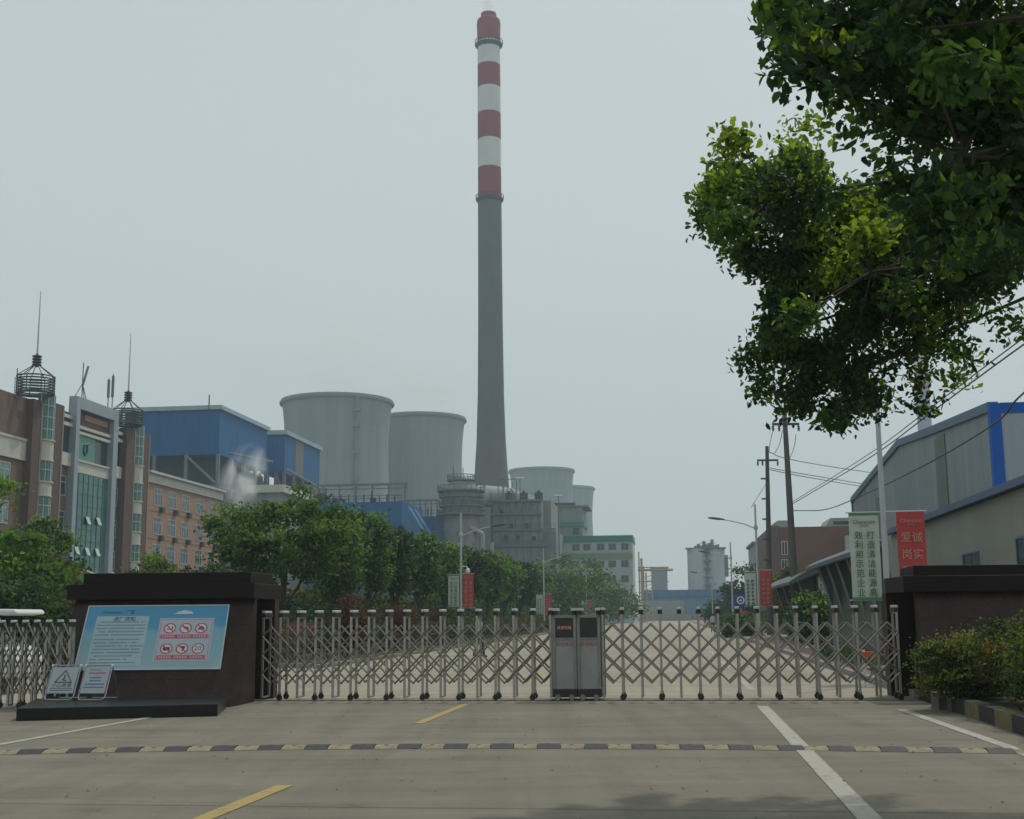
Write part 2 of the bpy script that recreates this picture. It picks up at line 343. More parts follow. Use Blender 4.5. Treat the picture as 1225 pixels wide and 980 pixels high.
# planting beds + kerbs
bedm = mat('bed_soil', (0.05, 0.045, 0.025), 0.95, 0.35, 2)
kerb_c = mat('kerb_concrete', (0.24, 0.23, 0.2), 0.85, 0.15, 4)
bed = MB(); bed.add([tuple(r2w(u, v, 0.1)) for u, v in [(-60, 41.2), (KL - 0.55, 41.2), (KL - 0.55, 400), (-60, 400)]], [(0, 1, 2, 3)])
bed.add([tuple(r2w(u, v, 0.1)) for u, v in [(8.2, 27), (40, 27), (40, 400), (8.2, 400)]], [(0, 1, 2, 3)])
tag(bed.build('planting_bed', bedm), kind='structure')
pv_ = MB(); pv_.add([tuple(r2w(u, v, 0.12)) for u, v in [(KR + .16, 25), (8.2, 25), (8.2, 400), (KR + .16, 400)]], [(0, 1, 2, 3)])
tag(pv_.build('pavement', mat('pavement_paving', (0.26, 0.17, 0.13), 0.85, 0.2, 3)), kind='structure')
kb = MB(); 
def rbox(mb, u0, u1, v0, v1, z0, z1, mi=0):
    mb.hexa([tuple(r2w(u, v, z)) for z in (z0, z1) for u, v in ((u0, v0), (u1, v0), (u1, v1), (u0, v1))], mi)
rbox(kb, KR, KR + 0.15, 25.4, 400, -0.01, 0.14); rbox(kb, -60, KL - 0.4, 40.8, 41.0, -0.01, 0.14)
tag(kb.build('kerb_concrete', kerb_c), kind='structure')
kb = MB()
v = 48.0
rbox(kb, KL - 0.4, KL - 0.2, 46.0, 400, -0.01, 0.1)
rbox(kb2 := MB(), KL - 0.4, KL - 0.2, 41.0, 46.0, -0.01, 0.1)
tag(kb2.build('kerb_corner', kerb_c), kind='structure')
tag(kb.build('kerb_yellow', yellow), kind='structure')
# near kerb painted in yellow and black blocks
kb = MB(); ks = 4.42 * CT
v = 3.0; i = 0
while v < 22.4:
    uo = KR + 0.0
    rbox(kb, KR - 0.02, KR + 0.2, v + 0.006, v + 0.94, -0.01, 0.24, i % 2); v += 0.95; i += 1
tag(kb.build('kerb_painted', [mat('kerb_yellow_worn', (0.135, 0.11, 0.05), 0.85, 0.35, 6), mat('kerb_black_worn', (0.025, 0.025, 0.024), 0.85, 0.3, 6)]), kind='structure')
mk = MB(); mk.add([tuple(r2w(u, v, 0.2)) for u, v in [(KR + 0.2, 0), (40, 0), (40, 22.6), (KR + 0.2, 22.6)]], [(0, 1, 2, 3)])
tag(mk.build('hedge_bed', bedm), kind='structure')
rbt = MB(); rbox(rbt, KR - 0.15, KR + 0.9, 22.35, 23.0, 0.0, 0.26)
tag(rbt.build('kerb_end_block', mat('kerb_end_grey', (0.1, 0.1, 0.095), 0.8, 0.2, 4)), kind='structure')

# ================================================================== SPEED BUMP
sb = thing('speed_bump', 'low rubber speed bump of alternating black and yellow blocks across the forecourt', 'speed bump', G(612, 896))
o0 = sb.location.copy()
bx = [(-40, 905), (0, 903), (150, 900), (300, 898), (612, 896.5), (900, 898), (1050, 900), (1180, 903), (1225, 904)]
xs = np.array([a for a, _ in bx]); ys = np.array([c for _, c in bx]); poly_ = np.polyfit(xs, ys, 2)
rub_b = mat('rubber_black', (0.042, 0.042, 0.045), 0.7, 0.25, 14); rub_y = mat('rubber_yellow', (0.245, 0.21, 0.125), 0.75, 0.35, 9)
px = -20.0; k = 0
pts = []
X = G(-12, np.polyval(poly_, -12)).x
while X < 6.35:
    pX = 612.5 + X / 15.2 * FPX; y = G(pX, np.polyval(poly_, pX)).y; pts.append(Vector((X, y, 0))); X += 0.288
for k in range(len(pts) - 1):
    a, c = pts[k], pts[k + 1]; g = 0.004
    mb = MB(o0); hk = 0.047 if k % 2 else 0.036; prof = [(0.02, 0.004), (0.06, 0.02), (0.12, hk), (0.23, hk), (0.3, 0.02), (0.34, 0.004)]
    dx = Vector((c.x - a.x, c.y - a.y, 0)).normalized()
    a2 = a + dx * g; c2 = c - dx * g
    vs = [(a2.x + q * .06, a2.y + q, z) for q, z in prof] + [(c2.x + q * .06, c2.y + q, z) for q, z in prof]
    nn_ = len(prof); mb.add(vs, [(i, i + 1, nn_ + i + 1, nn_ + i) for i in range(nn_ - 1)] + [tuple(range(nn_)), tuple(range(nn_, 2 * nn_)), (0, nn_, 2 * nn_ - 1, nn_ - 1)], 0)
    mid = (a + c) / 2; mb.tube((mid.x, mid.y + 0.175, 0.03), (mid.x, mid.y + 0.175, hk + .003), 0.028, n=8, mi=1)
    mb.build('bump_block', [rub_b if k % 2 else rub_y, black], sb)

# ================================================================== GATE WALLS
def gate_wall(corners_b, corners_t, caps, posts, name, label, gap):
    pass
# left monument wall: front face leans back
L = thing('gate_wall', 'dark granite gate wall with leaning front carrying the blue notice board', 'wall', (-6.9, 24.3, 0))
o = L.location.copy()
mb = MB(o); mb.hexa([(-8.66, 23.55, 0), (-5.25, 23.70, 0), (-5.09, 25.12, 0), (-8.64, 25.12, 0), (-8.62, 25.0, 2.0), (-5.10, 25.05, 2.0), (-5.085, 25.13, 2.0), (-8.60, 25.13, 2.0)])
mb.build('leaning_slab', granite2 if False else granite, L)
mb = MB(o); mb.hexa([(-8.9, 26.15, 0), (-4.92, 26.15, 0), (-4.9, 26.5, 0), (-8.9, 26.5, 0), (-8.9, 26.15, 2.0), (-4.92, 26.15, 2.0), (-4.9, 26.5, 2.0), (-8.9, 26.5, 2.0)]); mb.build('rear_slab', granite, L)
mb = MB(o); mb.hexa([(-8.78, 24.88, 2.0), (-5.1, 24.88, 2.0), (-4.88, 26.6, 2.0), (-8.5, 26.6, 2.0), (-8.78, 24.88, 2.3), (-5.1, 24.88, 2.3), (-4.88, 26.6, 2.3), (-8.5, 26.6, 2.3)]); mb.build('cap_lower', granite_c, L, bevel=0.01)
mb = MB(o); mb.hexa([(-8.5, 25.0, 2.3), (-5.2, 25.0, 2.3), (-5.02, 26.4, 2.3), (-8.3, 26.4, 2.3), (-8.5, 25.0, 2.52), (-5.2, 25.0, 2.52), (-5.02, 26.4, 2.52), (-8.3, 26.4, 2.52)]); mb.build('cap_upper', granite_c, L, bevel=0.01)
mb = MB(o); mb.hexa([(-8.1, 20.9, 0), (-4.98, 21.55, 0), (-5.3, 23.75, 0), (-8.75, 23.6, 0), (-8.1, 20.9, 0.2), (-4.98, 21.55, 0.2), (-5.3, 23.6, 0.2), (-8.75, 23.5, 0.2)]); mb.build('plinth', granite_p, L, bevel=0.01)
# right wall
Rw = thing('gate_wall', 'dark granite gate wall at the right rising behind the hedge', 'wall', (10, 23.4, 0)); o = Rw.location.copy()
mb = MB(o); mb.hexa([(7.45, 22.75, 0), (15, 22.3, 0), (15, 24.0, 0), (7.63, 24.15, 0), (7.6, 24.05, 2.0), (15, 23.9, 2.0), (15, 24.1, 2.0), (7.62, 24.16, 2.0)]); mb.build('leaning_slab', granite, Rw)
mb = MB(o); mb.hexa([(7.4, 25.2, 0), (15, 25.2, 0), (15, 25.55, 0), (7.42, 25.55, 0), (7.4, 25.2, 2.0), (15, 25.2, 2.0), (15, 25.55, 2.0), (7.42, 25.55, 2.0)]); mb.build('rear_slab', granite, Rw)
mb = MB(o); mb.hexa([(7.36, 23.9, 2.0), (15, 23.8, 2.0), (15, 25.7, 2.0), (7.52, 25.7, 2.0), (7.36, 23.9, 2.3), (15, 23.8, 2.3), (15, 25.7, 2.3), (7.52, 25.7, 2.3)]); mb.build('cap_lower', granite_c, Rw, bevel=0.01)
mb = MB(o); mb.hexa([(7.6, 24.0, 2.3), (15, 24.0, 2.3), (15, 25.5, 2.3), (7.8, 25.5, 2.3), (7.6, 24.0, 2.5), (15, 24.0, 2.5), (15, 25.5, 2.5), (7.8, 25.5, 2.5)]); mb.build('cap_upper', granite_c, Rw, bevel=0.01)

# ---- notice board on the leaning face
nA = Vector((-8.66, 23.55, 0)); nB = Vector((-5.25, 23.70, 0)); nC = Vector((-5.10, 25.05, 2.0))
ex = (nB - nA).normalized(); nz_ = ex.cross((nC - nB)).normalized(); ey = nz_.cross(ex).normalized()
if nz_.y > 0: nz_ = -nz_
def onplane(px, py):
    d = ray(px, py); t = (nA - EYE).dot(nz_) / d.dot(nz_); p = EYE + d * t; q = p - nA; return q.dot(ex), q.dot(ey)
q = [onplane(*c) for c in ((86, 800), (262, 803), (274, 725), (112, 728))]
bx0 = (q[0][0] + q[3][0]) / 2; bx1 = (q[1][0] + q[2][0]) / 2; by0 = (q[0][1] + q[1][1]) / 2; by1 = (q[2][1] + q[3][1]) / 2
BW, BH = bx1 - bx0, by1 - by0
print('board', q, BW, BH)
nb = thing('notice_board', 'blue printed notice board with six red prohibition signs on the leaning wall', 'notice board')
Mb = Matrix((ex, ey, ex.cross(ey))).transposed().to_4x4(); Mb.translation = nA + ex * bx0 + ey * by0 + ex.cross(ey) * 0.012
nb.matrix_world = Mb
bm_ = bpy.data.materials.new('board_print'); bm_.use_nodes = True; n = bm_.node_tree.nodes; l = bm_.node_tree.links; tc = n.new('ShaderNodeTexCoord')
b = n['Principled BSDF']; b.inputs['Roughness'].default_value = 0.4
sp = n.new('ShaderNodeSeparateXYZ'); l.new(tc.outputs['Object'], sp.inputs[0]); mr = n.new('ShaderNodeMapRange'); mr.inputs[2].default_value = BH; l.new(sp.outputs[1], mr.inputs[0])
nz = n.new('ShaderNodeTexNoise'); nz.inputs['Scale'].default_value = 1.6; l.new(tc.outputs['Object'], nz.inputs['Vector'])
ad = n.new('ShaderNodeMath'); ad.operation = 'MULTIPLY_ADD'; ad.inputs[1].default_value = 0.5; l.new(nz.outputs[0], ad.inputs[0]); l.new(mr.outputs[0], ad.inputs[2])
rp = n.new('ShaderNodeValToRGB'); e = rp.color_ramp.elements; e[0].position = 0.2; e[0].color = (0.25, 0.37, 0.40, 1); e[1].position = 1.3; e[1].color = (0.055, 0.25, 0.42, 1)
e2 = rp.color_ramp.elements.new(0.85); e2.color = (0.16, 0.34, 0.43, 1); e[2].position = 1.0
l.new(ad.outputs[0], rp.inputs[0]); l.new(rp.outputs[0], b.inputs['Base Color'])
MB().box(0, BW, 0, BH, 0, 0.02).build('board_panel', bm_, nb)
mb = MB(); e_ = 0.022
for a in ((-e_, BW + e_, -e_, 0), (-e_, BW + e_, BH, BH + e_), (-e_, 0, 0, BH), (BW, BW + e_, 0, BH)): mb.box(a[0], a[1], a[2], a[3], -0.01, 0.03)
mb.build('board_frame', mat('board_rim', (0.40, 0.47, 0.48), 0.4, 0.05, 2, metal=0.3), nb)
pale = mat('print_pale_blue', (0.30, 0.43, 0.46), 0.5, 0.06, 2); inkg = mat('print_dark_ink', (0.13, 0.22, 0.26), 0.6, 0.1, 5); pink = mat('print_pink_red', (0.45, 0.10, 0.16), 0.5, 0.06, 5)
pinkl = mat('print_panel_lilac', (0.36, 0.42, 0.46), 0.5, 0.05, 2); redr = mat('print_red_ring', (0.42, 0.05, 0.09), 0.5, 0.05, 5); disc = mat('print_disc', (0.55, 0.56, 0.57), 0.5, 0.04, 5)
navy = mat('print_navy', (0.02, 0.04, 0.12), 0.5, 0.05, 5); greenink = mat('print_dark_green', (0.02, 0.10, 0.055), 0.55, 0.1, 4)
MB().box(BW * 0.07, BW * 0.445, BH * 0.06, BH * 0.84, 0.02, 0.023).build('text_panel', pale, nb)
tp = MB(); rr = random.Random(4)
yy = 0.735
for ln in range(13):
    if ln == 5: yy -= 0.02
    x = 0.105 if ln in (0, 3, 7, 10) else 0.085; xe = rr.choice([0.40, 0.42, 0.34, 0.43, 0.38]) if ln else 0.42
    while x < xe:
        w = rr.uniform(0.008, 0.014); tp.box(BW * x, BW * (x + w * 0.8), BH * yy, BH * (yy + 0.02), 0.023, 0.0245); x += w
        if rr.random() < 0.06: x += 0.012
    yy -= 0.052
tp.build('small_print', inkg, nb)
text('进厂须知', BH * 0.075, navy, nb, (BW * 0.27, BH * 0.79, 0.025), (0, 0, 0))
text('Chancom', BH * 0.07, greenink, nb, (BW * 0.10, BH * 0.905, 0.0225), (0, 0, 0), align='LEFT', name='header_logo')
text('厂区', BH * 0.06, navy, nb, (BW * 0.27, BH * 0.905, 0.0225), (0, 0, 0), align='LEFT', name='header_lettering')
ip = MB(); X0, X1, Y0, Y1 = BW * 0.525, BW * 0.915, BH * 0.11, BH * 0.80
ip.box(X0, X1, Y0, Y1, 0.02, 0.023); ip.build('pictogram_panel', pinkl, nb)
fr = MB(); t_ = 0.009
for a in ((X0 + .03, X1 - .03, Y0 + .03, Y0 + .03 + t_), (X0 + .03, X1 - .03, Y1 - .03 - t_, Y1 - .03), (X0 + .03, X0 + .03 + t_, Y0 + .03 + t_, Y1 - .03 - t_), (X1 - .03 - t_, X1 - .03, Y0 + .03 + t_, Y1 - .03 - t_)):
    fr.box(*a, 0.023, 0.0245)
fr.build('pictogram_border', pink, nb)
PW, PH = X1 - X0, Y1 - Y0
for r in range(2):
    for c in range(3):
        cx = X0 + PW * (0.21 + 0.285 * c); cy = Y1 - PH * (0.24 + 0.47 * r); R = PH * 0.122
        pm = MB(); pm.lathe([(R, 0.0235), (R, 0.026)], 24, (cx, cy)); ob = pm.build('prohibition_sign', disc, nb)
        rg = MB()
        for i in range(24):
            a0, a1 = 2 * math.pi * i / 24, 2 * math.pi * (i + 1) / 24
            rg.add([(cx + q_ * math.cos(a), cy + q_ * math.sin(a), 0.0268) for q_, a in ((R, a0), (R * 0.8, a0), (R * 0.8, a1), (R, a1))], [(0, 1, 2, 3)])
        rg.build('red_ring', redr, ob)
        gl = MB()
        if (r, c) == (0, 0): gl.box(cx - R * .5, cx + R * .4, cy - R * .25, cy - R * .1, .0262, .0275); gl.box(cx + .3 * R, cx + R * .5, cy - R * .1, cy + R * .35, .0262, .0275)
        elif (r, c) == (0, 1): gl.prism([(cx - R * .6, cy + .3 * R), (cx + R * .1, cy + R * .3), (cx + R * .5, cy + .05 * R), (cx + R * .5, cy - R * .2), (cx - R * .1, cy - R * .1)], .0262, .0275, 'z')
        elif (r, c) == (0, 2): gl.prism([(cx - R * .55, cy - .3 * R), (cx + R * .55, cy - R * .3), (cx + R * .45, cy + .1 * R), (cx, cy + R * .45), (cx - R * .4, cy + R * .0)], .0262, .0275, 'z')
        elif (r, c) == (1, 0): gl.box(cx - R * .55, cx + R * .55, cy - R * .35, cy + R * .3, .0262, .0275)
        elif (r, c) == (1, 1): gl.prism([(cx - R * .5, cy + .2 * R), (cx - R * .1, cy + R * .5), (cx + R * .5, cy + R * .4), (cx + R * .2, cy - .5 * R), (cx - R * .05, cy - R * .45), (cx + R * .1, cy + .1 * R)], .0262, .0275, 'z')
        if gl.v: gl.build('pictogram', navy if c == 9 else mat('print_maroon', (0.10, 0.02, 0.05), 0.5, 0.05), ob)
        else: text('20', R * 1.2, navy, ob, (cx, cy, 0.0272), (0, 0, 0), name='pictogram')
        if (r, c) != (1, 2):
            sl = MB(); d = R * 0.8 * 0.707; w = R * 0.07
            sl.prism([(cx - d - w, cy + d - w), (cx - d + w, cy + d + w), (cx + d + w, cy - d + w), (cx + d - w, cy - d - w)], .0276, .0282, 'z'); sl.build('slash_bar', redr, ob)
        lb = MB(); lb.box(cx - R * 1.35, cx + R * 1.35, cy - R * 1.95, cy - R * 1.2, 0.0235, 0.0255); lo = lb.build('caption_box', pink, nb)
        ds = MB(); x = cx - R * 1.05
        while x < cx + R * .95: ds.box(x, x + R * .2, cy - R * 1.72, cy - R * 1.42, .0256, .0262); x += R * .42
        ds.build('caption_print', pinkl, lo)
cl = MB(); cl.prism([(BW * .62, BH * .87), (BW * .76, BH * .87), (BW * .74, BH * .91), (BW * .69, BH * .93), (BW * .65, BH * .91)], 0.02, 0.0225, 'z'); cl.build('printed_cloud', disc, nb)

# ---- two small floor stands on the plinth
def stand(px0, px1, label, kind):
    a = G(px0, 838, 0.2); c = G(px1, 838, 0.2); w = (c - a).length
    t = thing('floor_sign', label, 'sign', (a.x, a.y, 0.2), math.atan2(c.y - a.y, c.x - a.x), 'folding floor signs on the plinth')
    H = 0.60; lean = 0.30
    fb = MB(); pts = [(0.0, lean, H), (0.0, 0.04, 0.05), (0.04, 0.0, 0.012), (w - 0.04, 0.0, 0.012), (w, 0.04, 0.05), (w, lean, H), (0, lean, H)]
    fb.path(pts, 0.013, n=8); fb.build('tube_frame', steel, t, smooth=True)
    rb = MB(); rb.path([(0.0, lean, H), (0.0, lean * 1.9, 0.012), (w, lean * 1.9, 0.012), (w, lean, H)], 0.011, n=8); rb.build('rear_frame', steel, t, smooth=True)
    kn = MB()
    for x in (0, w): kn.box(x - 0.02, x + 0.02, lean - 0.02, lean + 0.02, H - 0.02, H + 0.02)
    kn.build('hinge', white_p, t, bevel=0.006)
    pn = bpy.data.objects.new('sign_panel', None)
    up = Vector((0, lean, H - 0.0)).normalized(); nrm = Vector((1, 0, 0)).cross(up)
    m4 = Matrix((Vector((1, 0, 0)), up, nrm)).transposed().to_4x4()
    base = Vector((0.02, 0, 0)) + up * 0.13 + nrm * 0.004
    pl = MB(); Lh = 0.50; pl.box(0, w - 0.04, 0, Lh, 0, 0.006); po = pl.build('sign_panel', mat('stand_panel', (0.34, 0.38, 0.42), 0.4, 0.05, 4), t)
    m4.translation = base; po.matrix_local = m4; W2 = w - 0.04
    if kind == 0:
        tr = MB(); A, B_, C_ = (W2 * .52, Lh * .88), (W2 * .2, Lh * .42), (W2 * .84, Lh * .42)
        for p, q2 in ((A, B_), (B_, C_), (C_, A)): tr.tube((*p, .008), (*q2, .008), .009, n=6)
        tr.path([(W2 * .5, Lh * .70, .008), (W2 * .56, Lh * .6, .008), (W2 * .48, Lh * .52, .008), (W2 * .62, Lh * .48, .008)], .011, n=6)
        tr.build('warning_triangle', mat('stand_ink', (0.06, 0.075, 0.09), .5, .1), po)
        text('小心地滑', 0.095, mat('stand_ink', (0.06, 0.075, 0.09)), po, (W2 * .5, Lh * .29, .007), (0, 0, 0))
        sm = MB()
        for r_, y in enumerate((0.16, 0.09)):
            x = .1
            while x < .9: sm.box(W2 * x, W2 * (x + .03), Lh * y, Lh * (y + .035), .0062, .0072); x += .042
        sm.build('small_print', mat('stand_ink', (0.06, 0.075, 0.09)), po)
    else:
        for y, hh, x0_, x1_, mm in ((.74, .06, .18, .86, mat('stand_red_ink', (.35, .06, .12), .5, .1)), (.57, .05, .26, .7, None), (.46, .05, .26, .72, None), (.32, .05, .1, .88, None), (.2, .05, .1, .88, None), (.88, .03, .16, .6, mat('stand_green_ink', (.03, .12, .08), .5, .1))):
            sm = MB(); x = x0_
            while x < x1_: sm.box(W2 * x, W2 * (x + .052), Lh * y, Lh * (y + hh), .0062, .0072); x += .068
            sm.build('printed_line', mm or mat('stand_blue_ink', (.04, .09, .25), .5, .1), po)
    return t
stand(52, 86, 'small grey floor stand with warning triangle, left of the pair on the plinth', 0)
stand(92, 124, 'small floor stand with red and blue print, right of the pair on the plinth', 1)

# ================================================================== RETRACTABLE GATES
cap_w = mat('cap_white', (0.52, 0.54, 0.52), 0.4, 0.08, 8)
gsteel = mat('gate_steel', (0.36, 0.36, 0.33), 0.38, 0.18, 5, metal=0.75)
glat = mat('gate_lattice_steel', (0.25, 0.24, 0.205), 0.4, 0.18, 5, metal=0.7)
def build_gate(name, label, u0, u1, pitch, v, htop, step, zb, motor=None, msteps=3, D=.45):
    t = rthing(name, label, 'gate', (u0 + u1) / 2, v, 'stainless steel folding gates')
    cu = (u0 + u1) / 2; n_ = max(2, round(abs(u1 - u0) / pitch)); p = (u1 - u0) / n_
    # prototypes
    def frame_proto(wheel):
        f = MB()
        for y in (0, D):
            f.box(-.022, .022, y - .022, y + .022, 0.05 if not wheel else 0.12, htop - .1)
        f.box(-.016, .016, 0.02, D - .02, htop - .16, htop - .13); 
        if not wheel: f.box(-.014, .014, 0.0, D, .045, .075)
        fo = f.build('post_frame', gsteel, t, bevel=0.003)
        c = MB(); c.box(-.036, .036, .0, D - .0, htop - .05, htop); c.build('cap', cap_w, fo, bevel=0.012)
        c = MB(); c.box(-.042, .042, -.03, D + .03, htop - .13, htop - .051); c.build('cap_clamp', black, fo)
        if wheel:
            for y in (0, D):
                w = MB(); w.tube((0, y - .018, .058), (0, y + .018, .058), .058, n=16); w.box(-.03, .03, y - .02, y + .02, .06, .15); w.build('wheel', black, fo, smooth=True)
        return fo
    fa, fb_ = frame_proto(False), frame_proto(True)
    zs = [zb + step + 2 * step * i for i in range(msteps)]
    las = []
    for y in (-.0, D):
        la = MB(); yo = -.03 if y == 0 else .03
        for z in zs:
            for s_ in (1, -1):
                la.tube((0, y + yo, z), (p / 2, y + yo * 1.2, z + s_ * step), .0185, n=4); la.tube((p, y + yo * 1.5, z), (p / 2, y + yo * 1.2, z + s_ * step), .0185, n=4)
        for z in [zb + 2 * step * i for i in range(msteps + 1)]:
            la.tube((p / 2, y + yo - .015, z), (p / 2, y + yo + .015, z), .022, n=8)
        las.append(la.build('lattice', glat, t))
    first = {0: True, 1: True}; fl = True
    for i in range(n_ + 1):
        x = u0 - cu + p * i; src = fb_ if i % 2 else fa
        o_ = src if first[i % 2] else copy_tree(src, t); first[i % 2] = False; o_.location = (x, 0, 0)
        if i < n_:
            for lo in las: q_ = lo if fl else copy_tree(lo, t); q_.location = (x, 0, 0)
            fl = False
    if motor:
        m0, m1 = motor; m0 -= cu; m1 -= cu; H = htop - .14
        bx_ = MB()
        for x in (m0 + .03, m1 - .03):
            for y in (-.06, D + .06): bx_.box(x - .03, x + .03, y - .02, y + .02, .08, H)
        bx_.box(m0, m1, -.08, D + .08, H - .05, H + .001); bx_.box(m0 + .06, m1 - .06, -.082, -.06, H - .47, H - .43)
        mo = bx_.build('motor_housing', steel_d, t, bevel=.004)
        MB().box(m0 + .06, m1 - .06, -.055, D, .22, H - .47).build('steel_panel', mat('panel_grey', (.27, .29, .29), .4, .12, 3, metal=.4), mo)
        MB().box(m0 + .062, m1 - .062, -.06, -.02, H - .43, H - .05).build('display_screen', mat('screen_black', (.008, .012, .011), .2, .1, 3), mo)
        MB().box(m0, m1, -.1, D + .1, .06, .22).build('chassis', black, mo, bevel=.01)
        cc_ = (m0 + m1) / 2
        text('高低高压', .085, mat('red_letter', (.30, .04, .045), .5, .05), mo, (cc_, -.057, H - .56))
        if label.find('left') >= 0: text('欢迎光临', .07, mat('screen_text', (.5, .2, .16), .5, .05, emit=(.22, .08, .06)), mo, (cc_, -.062, H - .24))
        for x in (m0 + .1, m1 - .1):
            w = MB(); w.lathe([(0.01, -.02), (.055, -.02), (.06, 0), (.055, .02), (.01, .02)], 16); w2 = w.build('wheel', steel_d, mo, smooth=True)
            w2.rotation_euler = (math.pi / 2, 0, 0); w2.location = (x, -.12, .062)
        for x in (m0, m1):
            c = MB(); c.box(x - .05 + (0.05 if x == m0 else -0.05), x + .05 + (0.05 if x == m0 else -0.05), -.06, D + .06, htop - .05, htop); c.box(x - .03 + (0.05 if x == m0 else -0.05), x + .03 + (0.05 if x == m0 else -0.05), -.04, D + .04, H, htop - .05, 1); c.build('cap', [cap_w, black], mo)
    return t
uM0, uM1, uM2 = VS(662, 833, gv)[0], VS(691, 833, gv)[0], VS(720, 833, gv)[0]
build_gate('folding_gate', 'left half of the steel folding gate, between the board wall and the centre', gL, uM0 - .04, .362, gv, 1.76, .185, .33, (uM0, uM1))
build_gate('folding_gate', 'right half of the steel folding gate, from the centre to the right wall', uM2 + .04, gR, .362, gv, 1.76, .185, .33, (uM1 + .01, uM2))
lv = 22.5
build_gate('folding_gate', 'tightly folded steel gate at the left edge beyond the notice board', VS(-75, 842, lv)[0], VS(80, 842, lv)[0], .225, lv, 1.62, .21, .28, D=.14)

# ================================================================== STREET LAMPS WITH BANNERS
ban_w = mat('banner_white', (.44, .50, .45), .7, .08, 2); ban_g = mat('banner_green', (.05, .22, .08), .7, .08, 2); ban_r = mat('banner_red', (.42, .05, .055), .7, .08, 2)
ban_t = mat('banner_green_ink', (.01, .11, .05), .7, .05, 2); ban_c = mat('banner_cream_ink', (.50, .30, .22), .7, .05, 2)
def street_lamp(u, v, label, arm_side, H=8.0, cam_ball=False, arm=True, group='street lamps along the plant road'):
    t = rthing('street_lamp', label, 'street lamp', u, v, group)
    p = MB(); p.tube((0, 0, 0), (0, 0, H), .085, .055, n=12); p.box(-.18, .18, -.18, .18, 0, .25)
    if arm: p.lathe([(.1, H - 1.5), (.12, H - 1.45), (.12, H - 1.3), (.1, H - 1.25)], 10)
    p.build('pole', lamp_w, t, smooth=True)
    if arm:
        a = MB(); s = arm_side; a.path([(0, 0, H - 1.45), (s * .7, 0, H - 1.15), (s * 1.5, 0, H - .95), (s * 1.9, 0, H - .88)], .04, .03, n=8); a.build('arm', lamp_w, t, smooth=True)
        h = MB(); vs = []
        for k, (x, w, z0, z1) in enumerate(((1.8, .06, -.02, .04), (2.1, .16, -.05, .07), (2.5, .18, -.05, .08), (2.8, .10, -.02, .04))):
            for dy, dz in ((-w, z0), (w, z0), (w * .7, z1), (-w * .7, z1)): vs.append((s * x, dy, H - .88 + dz + (x - 1.8) * .12))
        fs = [(k * 4 + i, k * 4 + (i + 1) % 4, k * 4 + 4 + (i + 1) % 4, k * 4 + 4 + i) for k in range(3) for i in range(4)] + [(3, 2, 1, 0), (12, 13, 14, 15)]
        h.add(vs, fs); h.build('lamp_head', dark_grey, t, smooth=False, bevel=.02)
    if cam_ball:
        c = MB(); c.path([(0, 0, 4.6), (.35, 0, 4.65), (.42, 0, 4.5)], .025); c.lathe([(.0, 4.2), (.1, 4.24), (.14, 4.34), (.12, 4.46), (.05, 4.52)], 12, (.42, 0)); c.build('security_camera', white_p, t, smooth=True)
    return t
def banner(t_u, t_v, side, z0, z1, w, label, color, group, detail, off=.12):
    t = rthing('banner', label, 'banner', t_u, t_v, group); hx = off; x0, x1 = side * hx, side * (hx + w)
    x0, x1 = min(x0, x1), max(x0, x1)
    cl_ = MB(); n_ = 8; k = 6
    vs = [(x0 + (x1 - x0) * i / k, .02 * math.sin(i * 1.3 + j * .9) * (j / n_), z1 - (z1 - z0) * j / n_) for j in range(n_ + 1) for i in range(k + 1)]
    fs = [(j * (k + 1) + i, j * (k + 1) + i + 1, (j + 1) * (k + 1) + i + 1, (j + 1) * (k + 1) + i) for j in range(n_) for i in range(k)]
    cl_.add(vs, fs); main = ban_w if color == 'white' else ban_r
    co = cl_.build('banner_cloth', main, t); sm = co.modifiers.new('s', 'SOLIDIFY'); sm.thickness = .006
    rd = MB(); 
    for z in (z1, z0): rd.tube((0, .0, z), (side * (hx + w + .06), .0, z), .018, n=8)
    rd.build('banner_rod', lamp_w, t)
    xc = (x0 + x1) / 2; ink = ban_t if color == 'white' else ban_c; Hh = z1 - z0; yt = -.045
    if color == 'white':
        st = MB(); st.box(x0, x1, -.014, -.008, z1 - .07, z1); st.box(x0, x1, -.05, -.012, z0, z0 + .07); st.build('green_stripe', ban_g, co)
    cols = ('打造清洁能源高', '效利用示范企业') if color == 'white' else (('诚实守信', '爱岗敬业') if off > .2 else ('诚实守信为本', '爱岗敬业奉献'))
    nrow = len(cols[0]); top = z1 - Hh * .22; dz = (Hh * .76) / nrow
    if detail:
        text('Chancom', w * .20, ink, co, (xc, yt, z1 - Hh * .11), name='logo')
        text('高效洁净', w * .07, ink, co, (xc, yt, z1 - Hh * .155), name='logo_subline')
        for ci, col_ in enumerate(cols):
            for ri, ch in enumerate(col_): text(ch, min(dz * .92, w * .40), ink, co, (xc + (.2 - .4 * ci) * w, yt, top - dz * (ri + .45)), sx=.95)
    else:
        text('\n'.join(cols[1]), dz * .8, ink, co, (xc - .2 * w, yt, top - dz * nrow / 2 + dz * .0)) if False else None
        for ci, col_ in enumerate(cols):
            c = MB()
            for ri in range(nrow):
                z = top - dz * (ri + .45); x = xc + (.2 - .4 * ci) * w; q_ = dz * .33
                c.box(x - q_, x + q_, yt, yt + .03, z + q_ * .5, z + q_ * .8); c.box(x - q_, x + q_, yt, yt + .03, z - q_ * .2, z + q_ * .1); c.box(x - q_ * .15, x + q_ * .15, yt, yt + .03, z - q_, z + q_); c.box(x - q_, x - q_ * .7, yt, yt + .03, z - q_, z + q_ * .2)
            c.build('lettering', ink, co)
    return t
